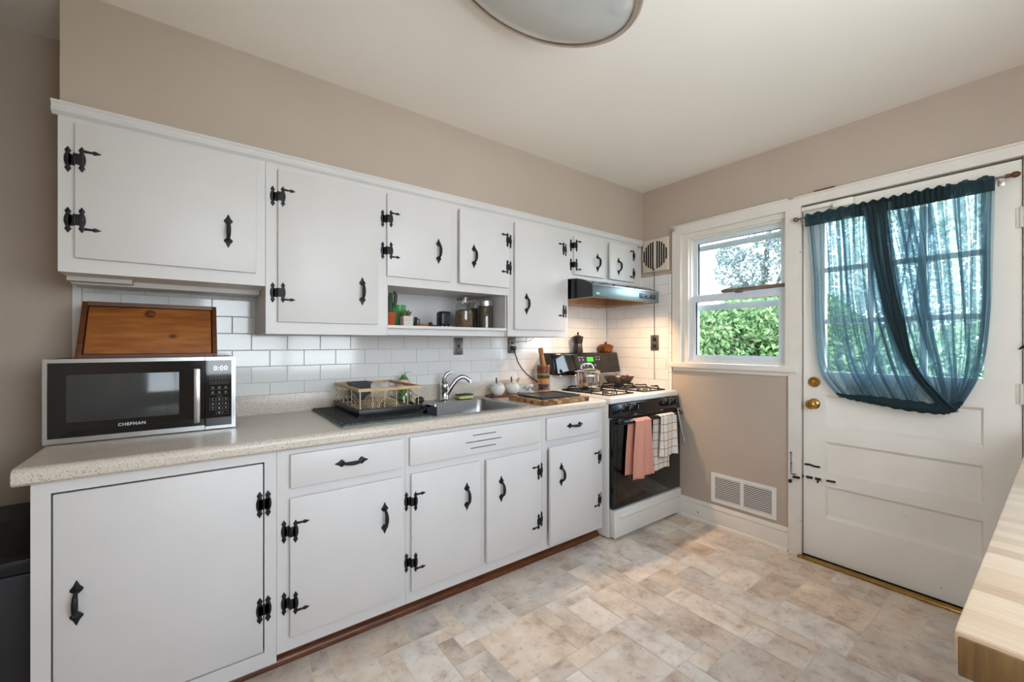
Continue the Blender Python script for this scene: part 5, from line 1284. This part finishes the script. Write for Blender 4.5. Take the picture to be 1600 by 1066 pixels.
# ------------------------------------------------------------------ ceiling light
nrm = Vector((0.12, -0.311, 1.0)).normalized()
LC = Vector((0.841, 0.967, 2.36)); Q = Vector((0, 0, 1)).rotation_difference(nrm).to_matrix().to_4x4()
c = thing('ceiling_light', 'round white glass ceiling light in a brushed metal ring', 'ceiling light', (0.841, 0.967, 2.50))
LR = 0.309
m = MB(); m.lathe([(LR - 0.018, -0.004), (LR - 0.004, -0.003), (LR + 0.002, 0.006), (LR + 0.001, 0.022), (LR - 0.018, 0.023), (LR - 0.019, 0.010), (LR - 0.018, -0.004)], 72, LC, Q); part('ring', m, 'nickel', c)
MT['opal'] = mat('opal_glass', (206, 208, 206), 0.06, var=0.02, scale=4, spec=0.7)
m = MB(); m.lathe([(LR - 0.012, 0.006), (LR * 0.85, -0.010), (LR * 0.6, -0.022), (LR * 0.3, -0.029), (0, -0.031)], 64, LC, Q); part('shade', m, 'opal', c)
for a in (285, 45, 165):
    p = LC + Q.to_3x3() @ Vector(((LR + 0.0) * math.cos(math.radians(a)), (LR + 0.0) * math.sin(math.radians(a)), 0.008))
    m = MB(); m.ball(p, 0.007, 0.007, 0.009); part('clip', m, 'iron', c)
m = MB(); m.lathe([(0, 0), (0.075, 0), (0.08, 0.012), (0.07, 0.024), (0, 0.024)], 32, (0.841, 0.967, ZC - 0.0245)); m.tube([(0.841, 0.967, ZC - 0.02), tuple(LC + Vector((0, 0, 0.02)))], 0.012, 10)
part('canopy', m, 'nickel', c)
m = MB()
for a in (285, 45, 165):
    p = LC + Q.to_3x3() @ Vector((LR * 0.98 * math.cos(math.radians(a)), LR * 0.98 * math.sin(math.radians(a)), 0.012)); m.tube([(0.841, 0.967, 2.47), tuple(p)], 0.003, 6)
part('arm', m, 'nickel', c)

# ------------------------------------------------------------------ worktop at the right, near the camera
def butcher():
    m, n, L, b = base_nodes('butcher_block_laminate')
    t = n.new('ShaderNodeTexCoord'); mp = n.new('ShaderNodeMapping'); L.new(t.outputs['Object'], mp.inputs[0])
    mp.inputs['Scale'].default_value = (1, 1, 1)
    br = n.new('ShaderNodeTexBrick'); br.offset = 0.37; br.inputs['Scale'].default_value = 1.0; br.inputs['Brick Width'].default_value = 0.42; br.inputs['Row Height'].default_value = 0.036; br.inputs['Mortar Size'].default_value = 0.0
    br.inputs['Color1'].default_value = lin((204, 178, 150)) + (1,); br.inputs['Color2'].default_value = lin((180, 150, 120)) + (1,); br.inputs['Bias'].default_value = 0.0
    mp.inputs['Rotation'].default_value = (0, 0, PI / 2)
    L.new(mp.outputs[0], br.inputs['Vector'])
    no = n.new('ShaderNodeTexNoise'); no.inputs['Scale'].default_value = 8; m2 = n.new('ShaderNodeMapping'); m2.inputs['Scale'].default_value = (14, 1.2, 14); L.new(t.outputs['Object'], m2.inputs[0]); L.new(m2.outputs[0], no.inputs['Vector'])
    mr = n.new('ShaderNodeMapRange'); mr.inputs['To Min'].default_value = 0.85; mr.inputs['To Max'].default_value = 1.12; L.new(no.outputs['Fac'], mr.inputs['Value'])
    hs = n.new('ShaderNodeHueSaturation'); L.new(mr.outputs[0], hs.inputs['Value']); L.new(br.outputs['Color'], hs.inputs['Color']); L.new(hs.outputs[0], b.inputs['Base Color'])
    b.inputs['Roughness'].default_value = 0.28
    return m
MT['butcher'] = butcher()
MT['edgewood'] = wood('brown_laminate_edge', '#553914', '#745326', 2, 8, rough=0.5)
c = thing('worktop', 'wood-pattern laminate worktop at the right edge of the picture', 'worktop', (1.8, -0.25, 0.86))
part('top', MB().box(0.752, XW - 0.01, -0.575, 0.086, 0.876, 0.915, bev=0.004), 'butcher', c)
m = MB(); m.box(0.749, 0.7535, -0.572, 0.082, 0.862, 0.910, bev=0.002); part('end_band', m, 'edgewood', c)
m = MB(); m.box(0.7535, 0.80, -0.57, 0.078, 0.862, 0.876); m.box(0.80, XW - 0.012, 0.04, 0.08, 0.862, 0.876); part('build_up', m, 'darkwood', c)
c = thing('worktop_cabinet', 'white base cabinet set back under the wood-pattern worktop', 'cabinet', (1.95, -0.32, 0))
part('body', MB().box(1.25, XW - 0.012, -0.57, -0.06, 0.0, 0.8615, bev=0.003), 'cabinet', c)
for k in range(3): part('door', MB().box(1.29 + k * 0.54, 1.79 + k * 0.54, -0.062, -0.045, 0.12, 0.82, bev=0.003), 'cabinet', c)

# ------------------------------------------------------------------ bin at the left of the cabinets
c = thing('trash_bin', 'dark grey trash bin standing left of the base cabinets', 'trash bin', (-0.52, 2.2, 0))
MT['bin'] = mat('charcoal_plastic', (44, 46, 50), 0.45, var=0.1)
m = MB(); m.prism([(1.99, 0.0), (2.42, 0.0), (2.44, 0.55), (1.97, 0.55)], -0.636, -0.40, 'yz', bev=0.012); part('body', m, 'bin', c)
m = MB(); m.box(-0.640, -0.392, 1.96, 2.45, 0.552, 0.60, bev=0.012); m.prism([(2.0, 0.60), (2.44, 0.60), (2.44, 0.655), (2.2, 0.665)], -0.634, -0.40, 'yz', bev=0.008); part('lid', m, 'black', c)

#==EXTERIOR==
# ------------------------------------------------------------------ garden outside
struct_g = struct('trim_7', MB().box(3.2, 40, -20, 30, -0.62, -0.55), 'lawn', label='lawn outside')
def foliage(blobs, n, size, seed):
    rnd = random.Random(seed); V, Fc = [], []
    tot = sum(b_[3] for b_ in blobs)
    for (cx, cy, cz, r, sq) in blobs:
        for _ in range(int(n * r / tot)):
            while True:
                d = Vector((rnd.uniform(-1, 1), rnd.uniform(-1, 1), rnd.uniform(-1, 1)))
                if 0.05 < d.length < 1: break
            d = d.normalized() * (d.length ** 0.45)
            p = Vector((cx + d.x * r, cy + d.y * r, cz + d.z * r * sq))
            a = Vector((rnd.gauss(0, 1), rnd.gauss(0, 1), rnd.gauss(0, 1))).normalized(); b_ = a.orthogonal().normalized()
            b_ = Matrix.Rotation(rnd.uniform(0, 6.28), 3, a) @ b_
            s = size * rnd.uniform(0.6, 1.3); k = len(V)
            V += [p - a * s, p + b_ * s * 0.45, p + a * s, p - b_ * s * 0.45]; Fc.append((k, k + 1, k + 2, k + 3))
    me = bpy.data.meshes.new('foliage'); me.from_pydata([tuple(v) for v in V], [], Fc); return me
def plant(name, label, cat, group, base, blobs, n, size, seed, leaf, trunk):
    c = thing(name, label, cat, base, group)
    me = foliage(blobs, n, size, seed)
    for v in me.vertices: v.co -= Vector(base)
    me.materials.append(MT[leaf]); o = bpy.data.objects.new('foliage', me); COL.objects.link(o); o.parent = c; REST[o] = Vector(base)
    m = MB()
    for pts, r in trunk: m.tube(pts, r, 8)
    part('branches', m, 'bark', c)
G = 'shrubs outside the window'
def shrub(x, y, top, r, seed, label, n=21000, leaf='leaf'):
    bl = [(x, y, top - r * 0.8, r, 0.8), (x, y + 0.35, top - r * 0.45, r * 0.6, 0.7), (x, y - 0.35, top - r * 0.45, r * 0.6, 0.7), (x + 0.1, y - r * 0.7, top - r * 1.0, r * 0.75, 0.9), (x - 0.1, y + r * 0.7, top - r * 1.05, r * 0.75, 0.9), (x, y, top - r * 1.7, r * 1.05, 0.9)]
    plant('shrub', label, 'shrub', G, (x, y, -0.55), bl, n, 0.040, seed, leaf, [([(x, y, -0.55), (x, y + 0.05, 0.2), (x - 0.05, y, top - r * 0.6)], [0.06, 0.045, 0.015]), ([(x, y, 0.1), (x + 0.1, y + r * 0.5, top - r)], [0.035, 0.01])])
shrub(6.3, 2.45, 1.98, 0.95, 21, 'leafy green shrub seen at the right of the lower window pane')
shrub(6.5, 3.45, 1.90, 0.95, 22, 'leafy green shrub seen at the left of the lower window pane')
shrub(7.4, 2.9, 2.05, 0.95, 23, 'leafy green shrub behind the two nearer ones, seen mid window')
shrub(6.6, 1.3, 1.45, 0.95, 24, 'pale green shrub seen through the left part of the curtain', 11000, 'leaflight')
shrub(6.8, 0.2, 1.55, 0.95, 25, 'pale green shrub seen through the right part of the curtain', 11000, 'leaflight')
plant('tree', 'tall grey-green tree against the bright sky in the upper window pane', 'tree', None, (10.5, 4.6, -0.55),
      [(10.5, 4.0, 2.9, 0.95, 0.8), (10.3, 4.65, 3.0, 0.6, 0.8), (10.5, 3.8, 4.1, 0.9, 0.8), (10.6, 3.3, 3.4, 0.9, 1), (10.5, 5.0, 3.45, 0.35, 0.7), (10.5, 4.75, 2.45, 0.45, 0.6)], 9500, 0.046, 31, 'leafgrey',
      [([(10.5, 4.3, -0.55), (10.45, 4.3, 1.6), (10.5, 4.2, 3.2), (10.5, 4.1, 4.4)], [0.14, 0.11, 0.07, 0.02]), ([(10.47, 4.3, 1.9), (10.4, 4.7, 2.8), (10.4, 5.1, 3.6)], [0.06, 0.04, 0.01]), ([(10.47, 4.3, 1.8), (10.5, 3.9, 2.8), (10.5, 3.5, 3.6)], [0.06, 0.04, 0.01])])
plant('tree', 'broad pale green tree close behind the door glass and curtain', 'tree', None, (7.6, 1.2, -0.55),
      [(7.6, 0.2, 2.2, 0.9, 1.2), (7.6, 1.2, 2.3, 1.0, 1.2), (7.6, 2.0, 2.6, 0.6, 1.4), (7.6, 0.7, 3.3, 0.9, 0.7), (7.6, 1.6, 3.4, 0.7, 0.7), (7.6, 0.0, 3.1, 0.7, 0.8), (7.9, 0.9, 2.4, 1.2, 1.2)], 24000, 0.045, 33, 'leafpale', [([(7.6, 1.2, -0.55), (7.6, 1.2, 1.4), (7.6, 1.1, 3.0)], [0.12, 0.09, 0.02])])
